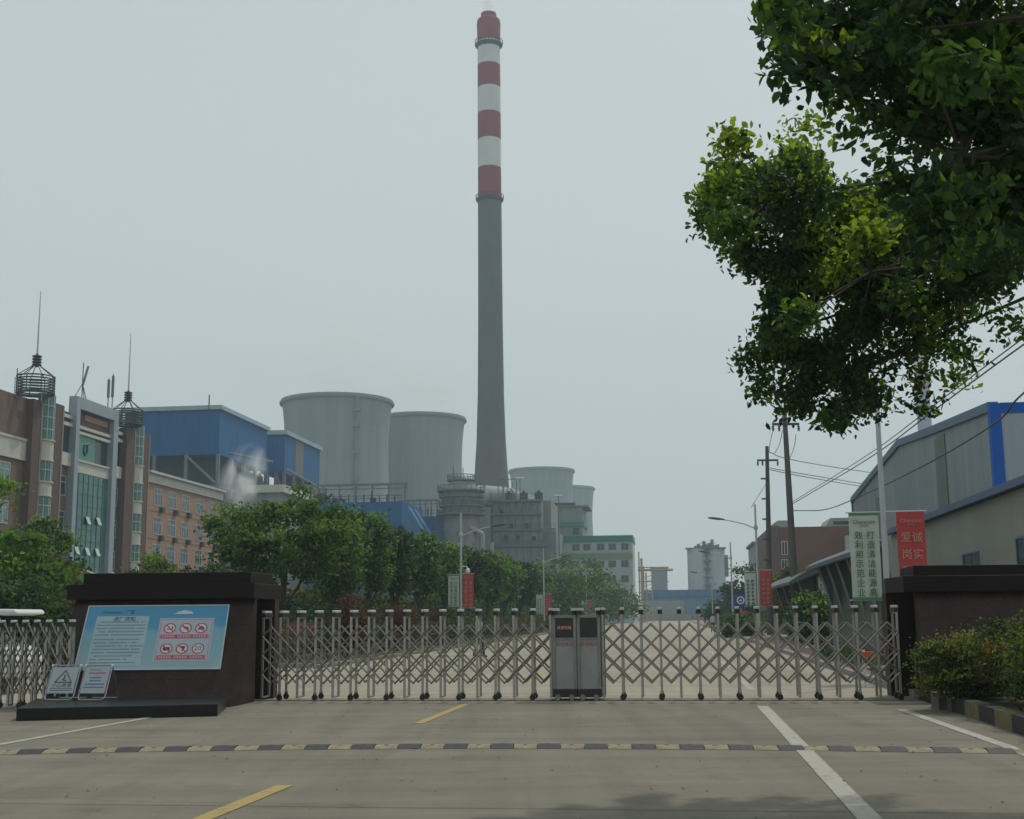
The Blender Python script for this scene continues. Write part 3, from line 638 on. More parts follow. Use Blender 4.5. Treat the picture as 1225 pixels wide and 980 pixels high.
# left row
for i, (px_, v_, hh, lb) in enumerate(((551.5, 75.5, 7.9, 'nearest left-hand street lamp, tall grey pole with a camera ball beside tree row'), (651, 127, 8.4, 'second left-hand street lamp above the tree row, right of the grey silo building'),
                                     (702, 190, 8.6, 'third left-hand street lamp before the green topped building'), (727.5, 255, 8.6, 'far left-hand street lamp before the green topped building'))):
    u_ = VS(px_, 740, v_)[0]; street_lamp(u_, v_, lb, 1, hh, cam_ball=(i == 0))
    if i < 4:
        ztop = [4.15, 3.8, 3.9, 3.6][i]; w_ = .66
        nm = ['nearest', 'second', 'third', 'farthest'][i]
        banner(u_, v_, -1, ztop - 2.0, ztop, w_, f'white banner with green characters on the {nm} left-hand lamp', 'white', 'white slogan banners on lamps', i < 1)
        banner(u_, v_, 1, ztop - 2.0, ztop + .05, w_, f'red slogan banner on the {nm} left-hand lamp', 'red', 'red slogan banners on lamps', i < 1)
# right row
for i, (px_, v_, hh, lb) in enumerate(((1063.5, 31.2, 7.2, 'tall pale pole with two banners just behind the right gate wall'), (908.5, 76, 8.1, 'right-hand street lamp with arm reaching over the road near the power poles'),
                                     (877, 112, 7.9, 'right-hand street lamp beside the blue parking sign'), (853, 165, 7.9, 'distant right-hand street lamp before the concrete silo'))):
    u_ = VS(px_, 740, v_)[0]; street_lamp(u_, v_, lb, -1, hh, arm=(i != 0))
    if i == 0:
        banner(u_, v_, -1, 1.92, 4.02, .70, 'large white banner with green characters left of the near pale pole', 'white', 'white slogan banners on lamps', True)
        banner(u_, v_, 1, 1.92, 4.03, .66, 'large red banner right of the near pale pole', 'red', 'red slogan banners on lamps', True, off=.3)
    if i == 1:
        banner(u_, v_, -1, 2.1, 4.1, .66, 'white banner with green characters on the lamp beside the shelters', 'white', 'white slogan banners on lamps', False)
        banner(u_, v_, 1, 2.1, 4.2, .66, 'red slogan banner on the lamp beside the shelters', 'red', 'red slogan banners on lamps', False)

# ================================================================== UTILITY POLES AND CABLES
polem = mat('weathered_pole', (.085, .085, .08), .85, .2, 2, stretch=(1, 1, .3))
def util_pole(pxt, pyt, pxb, pyb, Y, label, ycross, halfw):
    top = P(pxt, pyt, Y); bt = P(pxb, pyb, Y); d = (top - bt); base_ = bt - d * ((bt.z + .2) / d.z)
    t = thing('utility_pole', label, 'utility pole', base_, 0, 'leaning concrete power poles')
    MB(base_).tube(base_, top, .26, .13, n=12).build('pole_shaft', polem, t, smooth=True)
    c = P(pxt + (pxb - pxt) * (ycross - pyt) / (pyb - pyt), ycross, Y); m = MB(base_); m.box(c.x - halfw, c.x + halfw, c.y - .2, c.y - .12, c.z - .07, c.z + .07); m.build('crossarm', dark_grey, t)
    for sx in (-.95, -.5, .95):
        i_ = MB(base_); x = c.x + sx * halfw; i_.lathe([(.03, c.z - .08), (.09, c.z - .14), (.04, c.z - .2), (.1, c.z - .27), (.04, c.z - .33), (.08, c.z - .4)], 8, (x, c.y - .16)); i_.build('insulator', dark_grey, t)
    return t, top, c
pA, tA, cA = util_pole(938, 488, 950, 690, 72, 'nearer tall leaning power pole rising into the tree canopy', 508, .78)
pB, tB, cB = util_pole(917.5, 534, 920.5, 700, 93, 'farther power pole with a short crossarm left of the tall one', 551, .78)
for (c, t, px_) in ((cB, pB, 0),):
    m = MB(t.location); 
    for k in range(6): z = 4 + k * 1.5; m.box(t.location.x - .28, t.location.x + .28, t.location.y - .3, t.location.y - .24, z, z + .12)
    m.build('pole_band', dark_grey, t)
wire = mat('cable_black', (.03, .03, .03), .6, .05)
def cable(pts, r, label, name='power_cable'):
    """sagging line through world points (Catmull)"""
    P_ = [Vector(p) for p in pts]; P_ = [P_[0] * 2 - P_[1]] + P_ + [P_[-1] * 2 - P_[-2]]; out_ = []
    for i in range(1, len(P_) - 2):
        for k in range(10):
            t = k / 10; a, b_, c, d = P_[i - 1:i + 3]
            out_.append(.5 * ((2 * b_) + (c - a) * t + (2 * a - 5 * b_ + 4 * c - d) * t * t + (3 * b_ - a - 3 * c + d) * t ** 3))
    out_.append(P_[-2]); m = MB(out_[0]); m.path(out_, r, n=5)
    return tag(m.build(name, wire, loc=out_[0]), label, 'cable', 'overhead cables')
cable([P(948, 603, 72), P(1040, 548, 52), P(1120, 489, 38), P(1225, 412, 28), P(1400, 290, 20)], .022, 'upper of the three thick cables climbing to the top right')
cable([P(949, 600, 72), P(1040, 543, 53), P(1120, 483, 39), P(1225, 404, 29), P(1400, 280, 21)], .018, 'twin cable just above the thick one at right')
cable([P(949, 611, 72), P(985, 610, 65), P(1020, 598, 55), P(1100, 560, 42), P(1188, 508, 32), P(1225, 470, 29), P(1400, 330, 20)], .024, 'sagging black cable crossing the grey warehouse wall')
cable([P(921, 541, 93), P(938, 548, 92), P(985, 557, 100), P(1045, 566, 110)], .03, 'thin cable from the far pole running right, uppermost')
cable([P(921, 562, 93), P(960, 570, 95), P(1030, 582, 110)], .03, 'thin cable from the far pole running right, lowermost')
cable([P(921, 560, 93), P(960, 567, 95), P(1032, 579, 110)], .03, 'thin cable from the far pole running right, middle one')
cable([P(924, 517, 72), P(921, 532, 80), P(920, 542, 93)], .02, 'short drop wire between the two poles, left side')
cable([P(952, 520, 72), P(950, 535, 74), P(945, 548, 90)], .02, 'short drop wire right of the tall pole')
cable([P(936, 515, 72), P(932, 533, 80), P(926, 543, 92)], .02, 'short drop wire left of the tall pole')
cable([P(917, 578, 93), P(908, 592, 85), P(899, 607, 76)], .022, 'slack wire from the far pole down to the lamp bracket')

# ================================================================== WINDOWS
def window_part(parent, x, y, z, w, h, axis='y', out_=0.0, side=1, mats=(frame_w, win_glass), mull=1, ac=False, trans=True, name='window'):
    """window in a wall whose outward normal is +x*side (axis='y': width runs along y) or -y (axis='x'); frame sits proud, glass recessed"""
    f = MB(); t = .07
    def bx(m, a0, a1, d0, d1, z0, z1, mi=0):
        if axis == 'y': m.box(x + side * d0, x + side * d1, y + a0, y + a1, z0, z1, mi)
        else: m.box(x + a0, x + a1, y - d0, y - d1, z0, z1, mi)
    bx(f, -w / 2, w / 2, -.02, .05, z - h / 2, z - h / 2 + t); bx(f, -w / 2, w / 2, -.02, .05, z + h / 2 - t, z + h / 2)
    bx(f, -w / 2, -w / 2 + t, -.02, .05, z - h / 2 + t, z + h / 2 - t); bx(f, w / 2 - t, w / 2, -.02, .05, z - h / 2 + t, z + h / 2 - t)
    for k in range(mull): a = -w / 2 + w * (k + 1) / (mull + 1); bx(f, a - t / 2, a + t / 2, -.02, .04, z - h / 2 + t, z + h / 2 - t)
    if trans: bx(f, -w / 2 + t, w / 2 - t, -.02, .035, z + h * .18, z + h * .18 + t * .8)
    fo = f.build(name, mats[0], parent)
    g = MB(); bx(g, -w / 2 + t, w / 2 - t, .004, .012, z - h / 2 + t, z + h / 2 - t); g.build('pane', mats[1], fo)
    if ac:
        a = MB(); bx(a, w * .2, w * .2 + .85, .02, .45, z - h / 2 - .7, z - h / 2 - .12); a.build('air_conditioner', dark_grey, fo)
    return fo

# ================================================================== OFFICE BUILDING (left)
S0 = -60.0
def uz(px, py, s=S0): u, v, z = US(px, py, s); return v, z
U60 = S0 * CT
vO = uz(100, 600)[0]
OB = rthing('office_building', 'brown tiled office block with grey framed glass front and two wire crowned bays', 'office building', U60, vO)
def V_(px, py=600, s=S0): return uz(px, py, s)[0] - vO
def Z_(px, py, s=S0): return uz(px, py, s)[1]
xP1, xP1b, xB1, xP2, xR1, xF0, xF0b, xF1, xF1b, xR2, xP3, xB2, xP4, xW = [V_(p) for p in (30, 41, 56, 67, 78, 83.5, 88, 129.5, 135, 135, 145, 155.5, 165.5, 173)]
body = MB(); body.box(-16, -.45, V_(-60), xW, 0, 22.4)                      # main mass set back
body.box(-15.9, -.4, V_(-60) + .1, xP1, 0, 21.9)
body.build('wall', brick, OB)
roofp = MB(); roofp.box(-15, -4, V_(60), V_(165), 22.4, 22.9); roofp.build('roof', brick_d, OB)
pb = MB(); pb.box(-.38, -.2, V_(-60), xP1, 16.4, 18.2); pb.box(-.38, -.1, V_(-60), xP1, 18.2, 18.45); pb.build('stone_band', cream, OB)
for a, c, zt in ((xP1, xP1b, 22.3), (xB1 + .02, xP2, 22.6), (xP3, xB2, 22.6), (xP4, xW, 22.6)):
    m = MB(); m.box(-.6, .35, a, c, 0, zt); m.box(-.55, .4, c - .2, c + .03, 0, zt - .02, 1)
    m.build('pillar', [brick_d, mat('pillar_edge_stone', (.26, .22, .19), .8, .1)], OB)
for a, c, ztop in ((xP1b, xB1, 23.2), (xB2, xP4, 23.3)):                         # rounded glass bays
    yc = (a + c) / 2; r = (c - a) / 2; xo = -.2
    gm = MB(); 
    def arc(m, rad, z0, z1, mi=0, n_=10):
        vs = []
        for z in (z0, z1):
            for i in range(n_ + 1):
                t = math.pi * i / n_; vs.append((xo + rad * math.sin(t) * .9, yc - rad * math.cos(t), z))
        m.add(vs, [(i, i + 1, n_ + 2 + i, n_ + 1 + i) for i in range(n_)] + [tuple(range(n_ + 1)), tuple(range(n_ + 1, 2 * n_ + 2))], mi)
    arc(gm, r * .93, 0, ztop); gm.build('glass_bay', teal, OB)
    for z0, z1 in ((16.8, 18.6), (13.4, 14.6), (9.95, 11.2), (6.6, 7.9), (3.3, 4.5)):
        wm = MB(); arc(wm, r * 1.0, z0, z1); arc(wm, r * 1.12, z1, z1 + .14); arc(wm, r * 1.08, z0 - .12, z0); wm.build('bay_balcony', cream, OB)
    mm = MB()
    for i in range(1, 10, 2):
        t = math.pi * i / 10; x_, y_ = xo + r * .96 * math.sin(t) * .9, yc - r * .96 * math.cos(t); mm.box(x_ - .03, x_ + .03, y_ - .03, y_ + .03, 1, ztop)
    for z in (19.7, 20.9, 22.0, 15.8, 12.4, 9.0, 5.6): arc(mm, r * .97, z, z + .07)
    mm.build('bay_mullions', frame_w, OB)
# recess bays between pillars: windows per floor
for a, c in ((xP2, xF0), (xF1b, xP3)):
    w = c - a; yc = (a + c) / 2
    for z in (16.9, 20.9, 21.7): m = MB(); m.box(-.6, -.1, a, c, z, z + (1.3 if z < 17 else .35)); m.build('stone_beam', cream, OB)
    for z in (14.9, 11.4, 8.0, 4.6, 1.6): window_part(OB, -.45, yc, z, w * .85, 2.0, 'y', mull=1, mats=(frame_w, glass_d))
    m = MB(); m.box(-.44, -.38, a + .1, c - .1, 18.3, 20.8); m.build('dark_glazing', glass_d, OB)
# portal frame
zF = Z_(85, 472) 
m = MB(); m.box(-.6, .3, xF0, xF0b, 0, zF); m.box(-.6, .3, xF1, xF1b, 0, zF); m.box(-.6, .3, xF0b, xF1, zF - 1.2, zF); m.build('portal_frame', frame_blue, OB)
m = MB(); m.box(-.6, -.25, xF0b, xF1, 21.3, zF - 1.21); m.build('upper_panel', brick_d, OB)
m = MB(); m.box(-.24, -.18, xF0b + 2.0, xF1 - .6, 22.0, 22.6); m.build('orange_fascia', orange_tile, OB)
m = MB(); m.box(-.6, -.02, xF0b, xF1, 21.0, 21.3); m.build('stone_beam', cream, OB); m = MB(); m.box(-.6, .02, xF0b, xF1, 20.4, 20.7); m.build('stone_beam', cream, OB); m = MB(); m.box(-.6, -.1, xF0b, xF1, 16.5, 17.6); m.box(-.6, .05, xF0b, xF1, 17.6, 17.8); m.build('stone_beam', cream, OB)
m = MB(); m.box(-.6, -.2, xF0b, V_(113), 17.8, 20.4); po = m.build('logo_panel', teal_p, OB)
m = MB(); m.box(-.6, -.4, V_(113) + .02, xF1, 17.8, 20.4); m.build('dark_glazing', glass_d, OB)
lm = MB(); cy_, cz_ = (xF0b + V_(113)) / 2 + .1, 19.0
for i in range(15):
    a0 = math.radians(70 + 25 * i); a1 = math.radians(70 + 25 * (i + 1))
    lm.tube((-.17, cy_ - .42 * math.cos(a0), cz_ + .55 * math.sin(a0)), (-.17, cy_ - .42 * math.cos(a1), cz_ + .55 * math.sin(a1)), .09, n=5)
lm.tube((-.17, cy_ + .05, cz_ + .55), (-.17, cy_ + .75, cz_ + .78), .09, n=5); lm.tube((-.17, cy_ + .4, cz_ + .5), (-.17, cy_ + .3, cz_ - .2), .09, n=5)
lm.build('emblem', mat('emblem_dark', (.01, .05, .05), .4, .05), po)
m = MB(); m.box(-.6, -.15, xF0b, xF1, 0, 16.45); cw = m.build('curtain_wall', teal, OB)
m = MB(); nv = 7
for k in range(1, nv): y = xF0b + (xF1 - xF0b) * k / nv; m.box(-.15, -.1, y - .025, y + .025, 0, 16.4)
for k in range(1, 14): m.box(-.15, -.11, xF0b, xF1, k * 1.2, k * 1.2 + .045)
m.build('mullions', mat('teal_mullion', (.04, .13, .115), .5, .05), cw)
for px_, py_ in ((91.5, 659), (104, 660), (116, 661), (105, 623), (117.5, 624)):
    v_, z_ = V_(px_, py_), Z_(px_, py_); h = .8; w = .75
    m = MB(); m.hexa([(-.1, v_ - w / 2, z_ + h / 2), (-.1, v_ + w / 2, z_ + h / 2), (-.05, v_ + w / 2, z_ + h / 2), (-.05, v_ - w / 2, z_ + h / 2), (.2, v_ - w / 2, z_ - h / 2), (.2, v_ + w / 2, z_ - h / 2), (.25, v_ + w / 2, z_ - h / 2 + .03), (.25, v_ - w / 2, z_ - h / 2 + .03)])
    m.build('open_window', mat('pane_reflection_tone', (.42, .52, .5), .15, .08, 1), cw)  # pale pane colour stands in for the reflected sky
    m = MB(); m.box(-.14, -.095, v_ - w / 2, v_ + w / 2, z_ - h / 2, z_ + h / 2); m.build('window_opening_shade', black, cw)  # black panel paints the shade behind the open sash
for py_ in (0,):
    m = MB(); m.tube((.5, V_(82, 684), 7.0), (4.8, V_(96, 700), 5.0), .08, n=6); m.tube((.5, V_(128, 686), 6.6), (4.8, V_(140, 700), 5.0), .08, n=6); m.build('canopy_stay', white_p, OB)
    m = MB(); m.box(.6, 5, V_(82), V_(134), 4.5, 4.8); m.build('entrance_canopy', cream, OB)
# left block windows
for px_ in (-22, 8):
    for z in (14.9, 11.4, 8.0, 4.6, 1.6): window_part(OB, -.4, V_(px_), z, 1.9, 2.1, 'y')
m = MB(); m.box(-.4, -.36, V_(-60), V_(0), 20.5, 21.2); m.box(-.4, -.36, V_(20), V_(23), 20.3, 21); m.build('attic_opening', glass_d, OB)
# crowns
def crown(px_, py_base, rad, zb, ztop_mast):
    y = V_(px_, py_base); x = .0
    r = rad; rings = MB()
    def ring(m, R, z, t=.055, n_=20):
        for i in range(n_):
            a0, a1 = 2 * math.pi * i / n_, 2 * math.pi * (i + 1) / n_
            m.tube((x + R * math.cos(a0), y + R * math.sin(a0), z), (x + R * math.cos(a1), y + R * math.sin(a1), z), t, n=5, caps=False)
    for k in range(6): ring(rings, r, zb + .28 + k * .27, .08)
    ring(rings, r * .97, zb + .05, .14)
    for i in range(8):
        a = 2 * math.pi * i / 8; c_, s_ = math.cos(a), math.sin(a)
        rings.tube((x + r * c_, y + r * s_, zb - .1), (x + r * c_, y + r * s_, zb + 1.7), .05, n=5)
        rings.tube((x + r * c_, y + r * s_, zb + 1.7), (x + .3 * c_, y + .3 * s_, zb + 2.75), .045, n=5)
    co = rings.build('wire_crown', dark_grey, OB)
    d = MB()
    for k in range(4): d.lathe([(.42, zb + 2.75 + k * .27), (.45, zb + 2.82 + k * .27), (.42, zb + 2.9 + k * .27)], 14, (x, y))
    d.tube((x, y, zb + 2.6), (x, y, zb + 3.9), .12); d.build('disc_stack', dark_grey, co)
    m = MB(); m.tube((x, y, zb + 3.8), (x, y, ztop_mast), .09, .035, n=6); m.build('mast', lamp_w, co)
crown(42, 472, 1.72, 22.9, Z_(46, 347)); crown(152, 508, 1.62, 23.0, Z_(155, 397))
# antennas on the roof
for (px_, yb, yt, lab, kind) in ((98, 475, 433, 'tripod aerial on the office roof behind the portal frame', 0), (129, 486, 452, 'short panel aerial on the office roof near the right crown', 1), (134, 486, 447, 'tall panel aerial on the office roof, closest to the right crown', 1), (19, 474, 440, 'thin rod aerials beside the left wire crown', 2)):
    u_, v_, z_ = US(px_, yb, S0 - .1); zt = US(px_, yt, S0 - .1)[2]; zb_ = zF if kind < 2 else 21.9; 
    t = thing('roof_aerial', lab, 'aerial', r2w(u_, v_, zb_), -TH, 'aerials on the office roof')
    m = MB(); H = zt - zb_; m.tube((0, 0, 0), (0, 0.0, H), .05, n=6)
    if kind == 0:
        for a in (0, 2.1, 4.2): m.tube((math.cos(a) * .25, math.sin(a) * 1.5, 0), (0, 0, H * .42), .04, n=5)
        m.build('mast', dark_grey, t); m = MB(); m.tube((0, .1, H * .4), (0, 1.1, H * .95), .12, n=6); m.build('panel', plantsteel, t)
    elif kind == 1: m.build('mast', dark_grey, t); m = MB(); m.box(-.1, .1, -.14, .14, H * .35, H * .95); m.build('panel', plantsteel, t)
    else: m.tube((0, -.3, 0), (0, -.3, H * .7), .03, n=5); m.build('mast', dark_grey, t)

# wing (orange)
s2 = -63.0; U63 = s2 * CT; v0w = US(174, 600, s2)[1]; v1w = US(264, 600, s2)[1]
WG = rthing('office_wing', 'orange tiled office wing with pale cornice and three visible rows of windows', 'office building', U63, v0w)
Lw = v1w - v0w; zc = 18.1; zc1 = 19.5
MB().box(-14, 0, 0, Lw, 0, zc).build('wall', orange_tile, WG)
m = MB(); m.box(-14.1, .25, 0.02, Lw + .3, zc, zc1 - .3); m.box(-14.3, .6, 0.02, Lw + .6, zc1 - .3, zc1); m.build('cornice', mat('cornice_white', (.50, .50, .46), .7, .08, 1), WG)
for r_, z in enumerate((16.5, 13.0, 9.7, 6.4, 3.1)):
    for px_ in (173.5, 189, 206, 222, 239, 254.5):
        y = US(px_, 600, s2)[1] - v0w
        if y < .4: continue
        window_part(WG, .0, y, z - .0, 2.5 if px_ > 175 else .8, 2.1, 'y', ac=(r_ < 3), mull=2, mats=(frame_w, mat('wing_glass', (.05, .085, .09), .15, .5, .5, spec=.6)))
m = MB()
for z in (14.75, 11.35, 8.05): m.box(-.01, .03, 0.3, Lw, z - .04, z + .04)
m.build('string_course', mat('course_tile', (.25, .13, .09), .8, .1), WG)

# ================================================================== BOILER HOUSES
def boiler(name_label, pxc, pyt, pyb, pxe, s, pxl, trim=True, cat='boiler house'):
    u, v0, zt = US(pxc, pyt, s); zb = US(pxc, pyb, s)[2]; v1 = US(pxe, pyt, s)[1]
    ul = VS(pxl, pyt, v0)[0]
    t = rthing('boiler_house', name_label, cat, u, v0, 'blue clad boiler houses on steel frames'); Wd = u - ul; D = v1 - v0
    MB().box(-Wd, 0, 0, D, zb, zt).build('cladding', blue_clad, t)
    m = MB(); m.box(-Wd - .6, .6, -.6, D + .6, zt, zt + .9 * (v0 / 251)); m.build('roof_edge', mat('roof_trim_pale', (.30, .38, .44), .5, .1, .5), t)
    m = MB(); m.box(-Wd + 1.5, -4, 6, D + 10, 0, zb - .05); m.build('shaded_core', plantdark, t)  # dark box core stands in for the shade inside the open frame
    m = MB(); nx = max(3, int(Wd / 5)); ny = max(3, int(D / 6))
    for i in range(nx + 1): x = -Wd + Wd * i / nx; m.box(x - .28, x + .28, -.4, .3, 0, zb)
    for j in range(ny + 1): y = D * j / ny; m.box(-.4, .3, y - .28, y + .28, 0, zb)
    for z in (zb - 6.5, zb - 13, zb - 20): m.box(-Wd, .35, -.3, .4, z - .35, z + .35); m.box(-.5, .3, 0, D, z - .35, z + .35)
    for i in range(0, nx, 2):
        x = -Wd + Wd * i / nx; x2 = -Wd + Wd * (i + 1) / nx; m.tube((x, 0, zb - .3), (x2, 0, zb - 6.3), .35, n=4)
    m.build('steel_frame', plantsteel, t)
    return t, u, v0, v1, zt, zb, Wd
b1 = boiler('large blue clad boiler house on open steel frame behind the office wing', 263, 490, 544, 320, -90, 150)
b2 = boiler('smaller blue clad boiler house between the large one and the cooling tower', 341, 520, 566, 383, -90, 312)
m = MB(); _, u_, v0_, v1_, zt_, zb_, Wd_ = b2; m.box(-.05, .08, (v1_ - v0_) * .28, (v1_ - v0_) * .5, zb_, zt_); m.build('brown_panel', mat('brown_cladding', (.13, .12, .11), .6, .1, .5), b2[0])
m = MB(); m.box(-2.2, -2.0, -.6, -.4, b1[4] - 0, b1[4] + 3); m.build('roof_vent', dark_grey, b1[0])
# low white building + clutter below
u_, v_, z_ = VS(296, 581, 235); t = rthing('plant_annex', 'low grey roofed plant annex below the blue boiler houses', 'industrial building', u_, v_)
u2 = VS(336, 586, 235)[0]; MB().box(0, u2 - u_, 0, 20, 0, z_ - 1.5).build('wall', plantgrey, t); MB().box(-.8, u2 - u_ + .8, -.8, 21, z_ - 1.5, z_).build('roof', cream, t)
m = MB(); m.tube((u2 - u_ + 1, 0, z_ + 3), (u2 - u_ + 8, 0, z_ - 1), .3); m.tube((-4, 0, z_ + 6.5), (5, 0, z_ + 4.5), .3); m.build('conveyor_pipe', plantsteel, t)

# ================================================================== COOLING TOWERS
def ctower(px_, pytop, R, Y, label, ladder=None):
    c = P(px_, pytop, Y); H = c.z; t = thing('cooling_tower', label, 'cooling tower', (c.x, c.y, 0), 0, 'concrete hyperbolic cooling towers')
    Rt = R * .935; zt_ = H * .78; prof = []
    for k in range(0, 25):
        z = H * .06 + (H * .94) * k / 24; dz = (z - zt_)
        r = Rt * math.sqrt(1 + (dz / (H * .56)) ** 2 * (.62 if dz < 0 else 1.0)) if dz < 0 else Rt * math.sqrt(1 + (dz / (H * .22)) ** 2 * .144)
        prof.append((r, z))
    rt = prof[-1][0]; 
    prof += [(rt * 1.025, H), (rt * 1.025, H + H * .014), (rt * .97, H + H * .014), (rt * .93, H * .9), (Rt * .9, H * .7), (Rt * .9, H * .5)]
    m = MB(); m.lathe(prof, 96, cap=False); m.build('shell', conc, t, smooth=True)
    m = MB(); m.lathe([(rt * 1.03, H * .992), (rt * 1.045, H * .995), (rt * 1.045, H * 1.004), (rt * 1.03, H * 1.006)], 96, cap=False); m.build('rim', mat('rim_concrete', (.13, .14, .14), .8, .1, .1), t, smooth=True)
    m = MB(); rb = prof[0][0]
    for i in range(40):
        a = 2 * math.pi * i / 40; 
        for s_ in (-1, 1): b_ = a + s_ * math.pi / 40; m.tube((rb * 1.04 * math.cos(b_), rb * 1.04 * math.sin(b_), 0), (rb * math.cos(a), rb * math.sin(a), H * .062), .5, n=5)
    m.build('leg_ring', plantgrey, t)
    if ladder is not None:
        a = ladder; m = MB()
        for k in range(24):
            (r0, z0), (r1, z1) = prof[k], prof[k + 1]
            if z1 > H: break
            m.tube(((r0 + .8) * math.cos(a), (r0 + .8) * math.sin(a), z0), ((r1 + .8) * math.cos(a), (r1 + .8) * math.sin(a), z1), .9, n=4)
        for zz in (.62, .74, .86, .93): 
            rr_ = Rt + 1.6; m.box(rr_ * math.cos(a) - 1.7, rr_ * math.cos(a) + 1.7, rr_ * math.sin(a) - 1.5, rr_ * math.sin(a) + 1, H * zz, H * zz + 1.2)
        m.build('ladder', plantsteel, t)
    return c, rt
Rf = lambda pxr, Y: pxr / FPX * Y * 1.0
ctower(403.5, 484, Rf(66, 590), 590, 'largest cooling tower, at left with dark ladder up its shell', ladder=math.radians(-62))
ctower(503, 504, Rf(53.5, 645), 645, 'second cooling tower, partly hidden by the largest one')
ctower(648, 565, Rf(38.5, 890), 890, 'distant cooling tower immediately right of the striped chimney')
ctower(674.5, 586, Rf(36, 1010), 1010, 'farthest and smallest cooling tower, rightmost of the four')

# ================================================================== CHIMNEYS
Yc = 414.0
cb = P(588.5, 590, Yc); ct = P(584.5, 15, Yc)
CH = thing('striped_chimney', 'very tall grey chimney with red and white bands around its upper third', 'chimney', (ct.x, ct.y, 0))
def zat(py): return P(585, py + 2, Yc).z
def rat(wpx, py): d = ray(585, py); dep = (Yc / d.y); return wpx / 2 / FPX * dep
redp = mat('chimney_red', (.22, .014, .030), .8, .14, .25, stretch=(1, 1, .3)); whp = mat('chimney_white', (.60, .60, .57), .75, .1, .25, stretch=(1, 1, .3)); stackc = mat('chimney_concrete', (.10, .10, .10), .85, .12, .3, stretch=(1, 1, .4)); stackb = mat('chimney_brown_concrete', (.20, .15, .12), .85, .12, .2)
def sect(name, m_, rows):
    m = MB(); m.lathe([(rat(w, y), zat(y)) for w, y in rows], 48); return m.build(name, m_, CH, smooth=True)
sect('chimney_top', redp, [(27.2, 48), (28.5, 27), (27, 23), (19, 20), (18.5, 15)])
sect('white_band', whp, [(27.2, 77), (26.4, 49)]); sect('red_band', redp, [(27.4, 104), (27.0, 77)]); sect('white_band', whp, [(27.6, 134.5), (27.4, 104)])
sect('red_band', redp, [(27.8, 166), (27.6, 134.5)]); sect('white_band', whp, [(27.8, 200), (27.8, 166)]); sect('red_band', redp, [(28.0, 235), (27.8, 200)])
sect('shaft_foot', mat('chimney_foot_brown', (.125, .110, .098), .85, .14, .12, stretch=(1, 1, .4)), [(50, 720), (44, 592), (39.5, 560), (35, 525)])
sect('shaft', stackc, [(35, 525), (31.5, 470), (29.5, 380), (28.2, 236)])
for y0_, w in ((51, 33), (236, 33)):
    m = MB(); m.lathe([(rat(28, y0_ + 4), zat(y0_ + 5)), (rat(w, y0_), zat(y0_ + 2)), (rat(w, y0_), zat(y0_ + 1)), (rat(28, y0_), zat(y0_))], 40); R_ = rat(w, y0_)
    for i in range(24):
        a = 2 * math.pi * i / 24; m.tube((R_ * math.cos(a), R_ * math.sin(a), zat(y0_ + 1)), (R_ * math.cos(a), R_ * math.sin(a), zat(y0_ + 1) + 1.3), .08, n=4)
    m.lathe([(R_ - .05, zat(y0_ + 1) + 1.25), (R_ + .08, zat(y0_ + 1) + 1.25), (R_ + .08, zat(y0_ + 1) + 1.4), (R_ - .05, zat(y0_ + 1) + 1.4)], 40, cap=False); m.build('platform', plantdark, CH)
# second chimney through the leaves
c2 = P(1106.5, 515, 380); 
C2 = thing('striped_chimney', 'pale second chimney seen through the leaves above the grey warehouse', 'chimney', (c2.x, c2.y, 0))
R2 = 17 / 2 / FPX * 380
zz = lambda py: P(1106, py, 380).z
for nm, m_, a, c_ in (('shaft', mat('chimney2_blue_grey', (.33, .40, .50), .8, .06, .2), 560, 470), ('red_band', mat('chimney2_rose', (.45, .28, .30), .8, .06, .2), 470, 438), ('white_band', whp, 438, 418), ('red_band', mat('chimney2_rose', (.4, .3, .3)), 418, 398)):
    m = MB(); z0, z1 = (0 if a == 560 else zz(a)), zz(c_); m.lathe([(R2 * (1.1 if a == 560 else 1), z0), (R2 * .95, z1)], 32); m.build(nm, m_, C2, smooth=True)

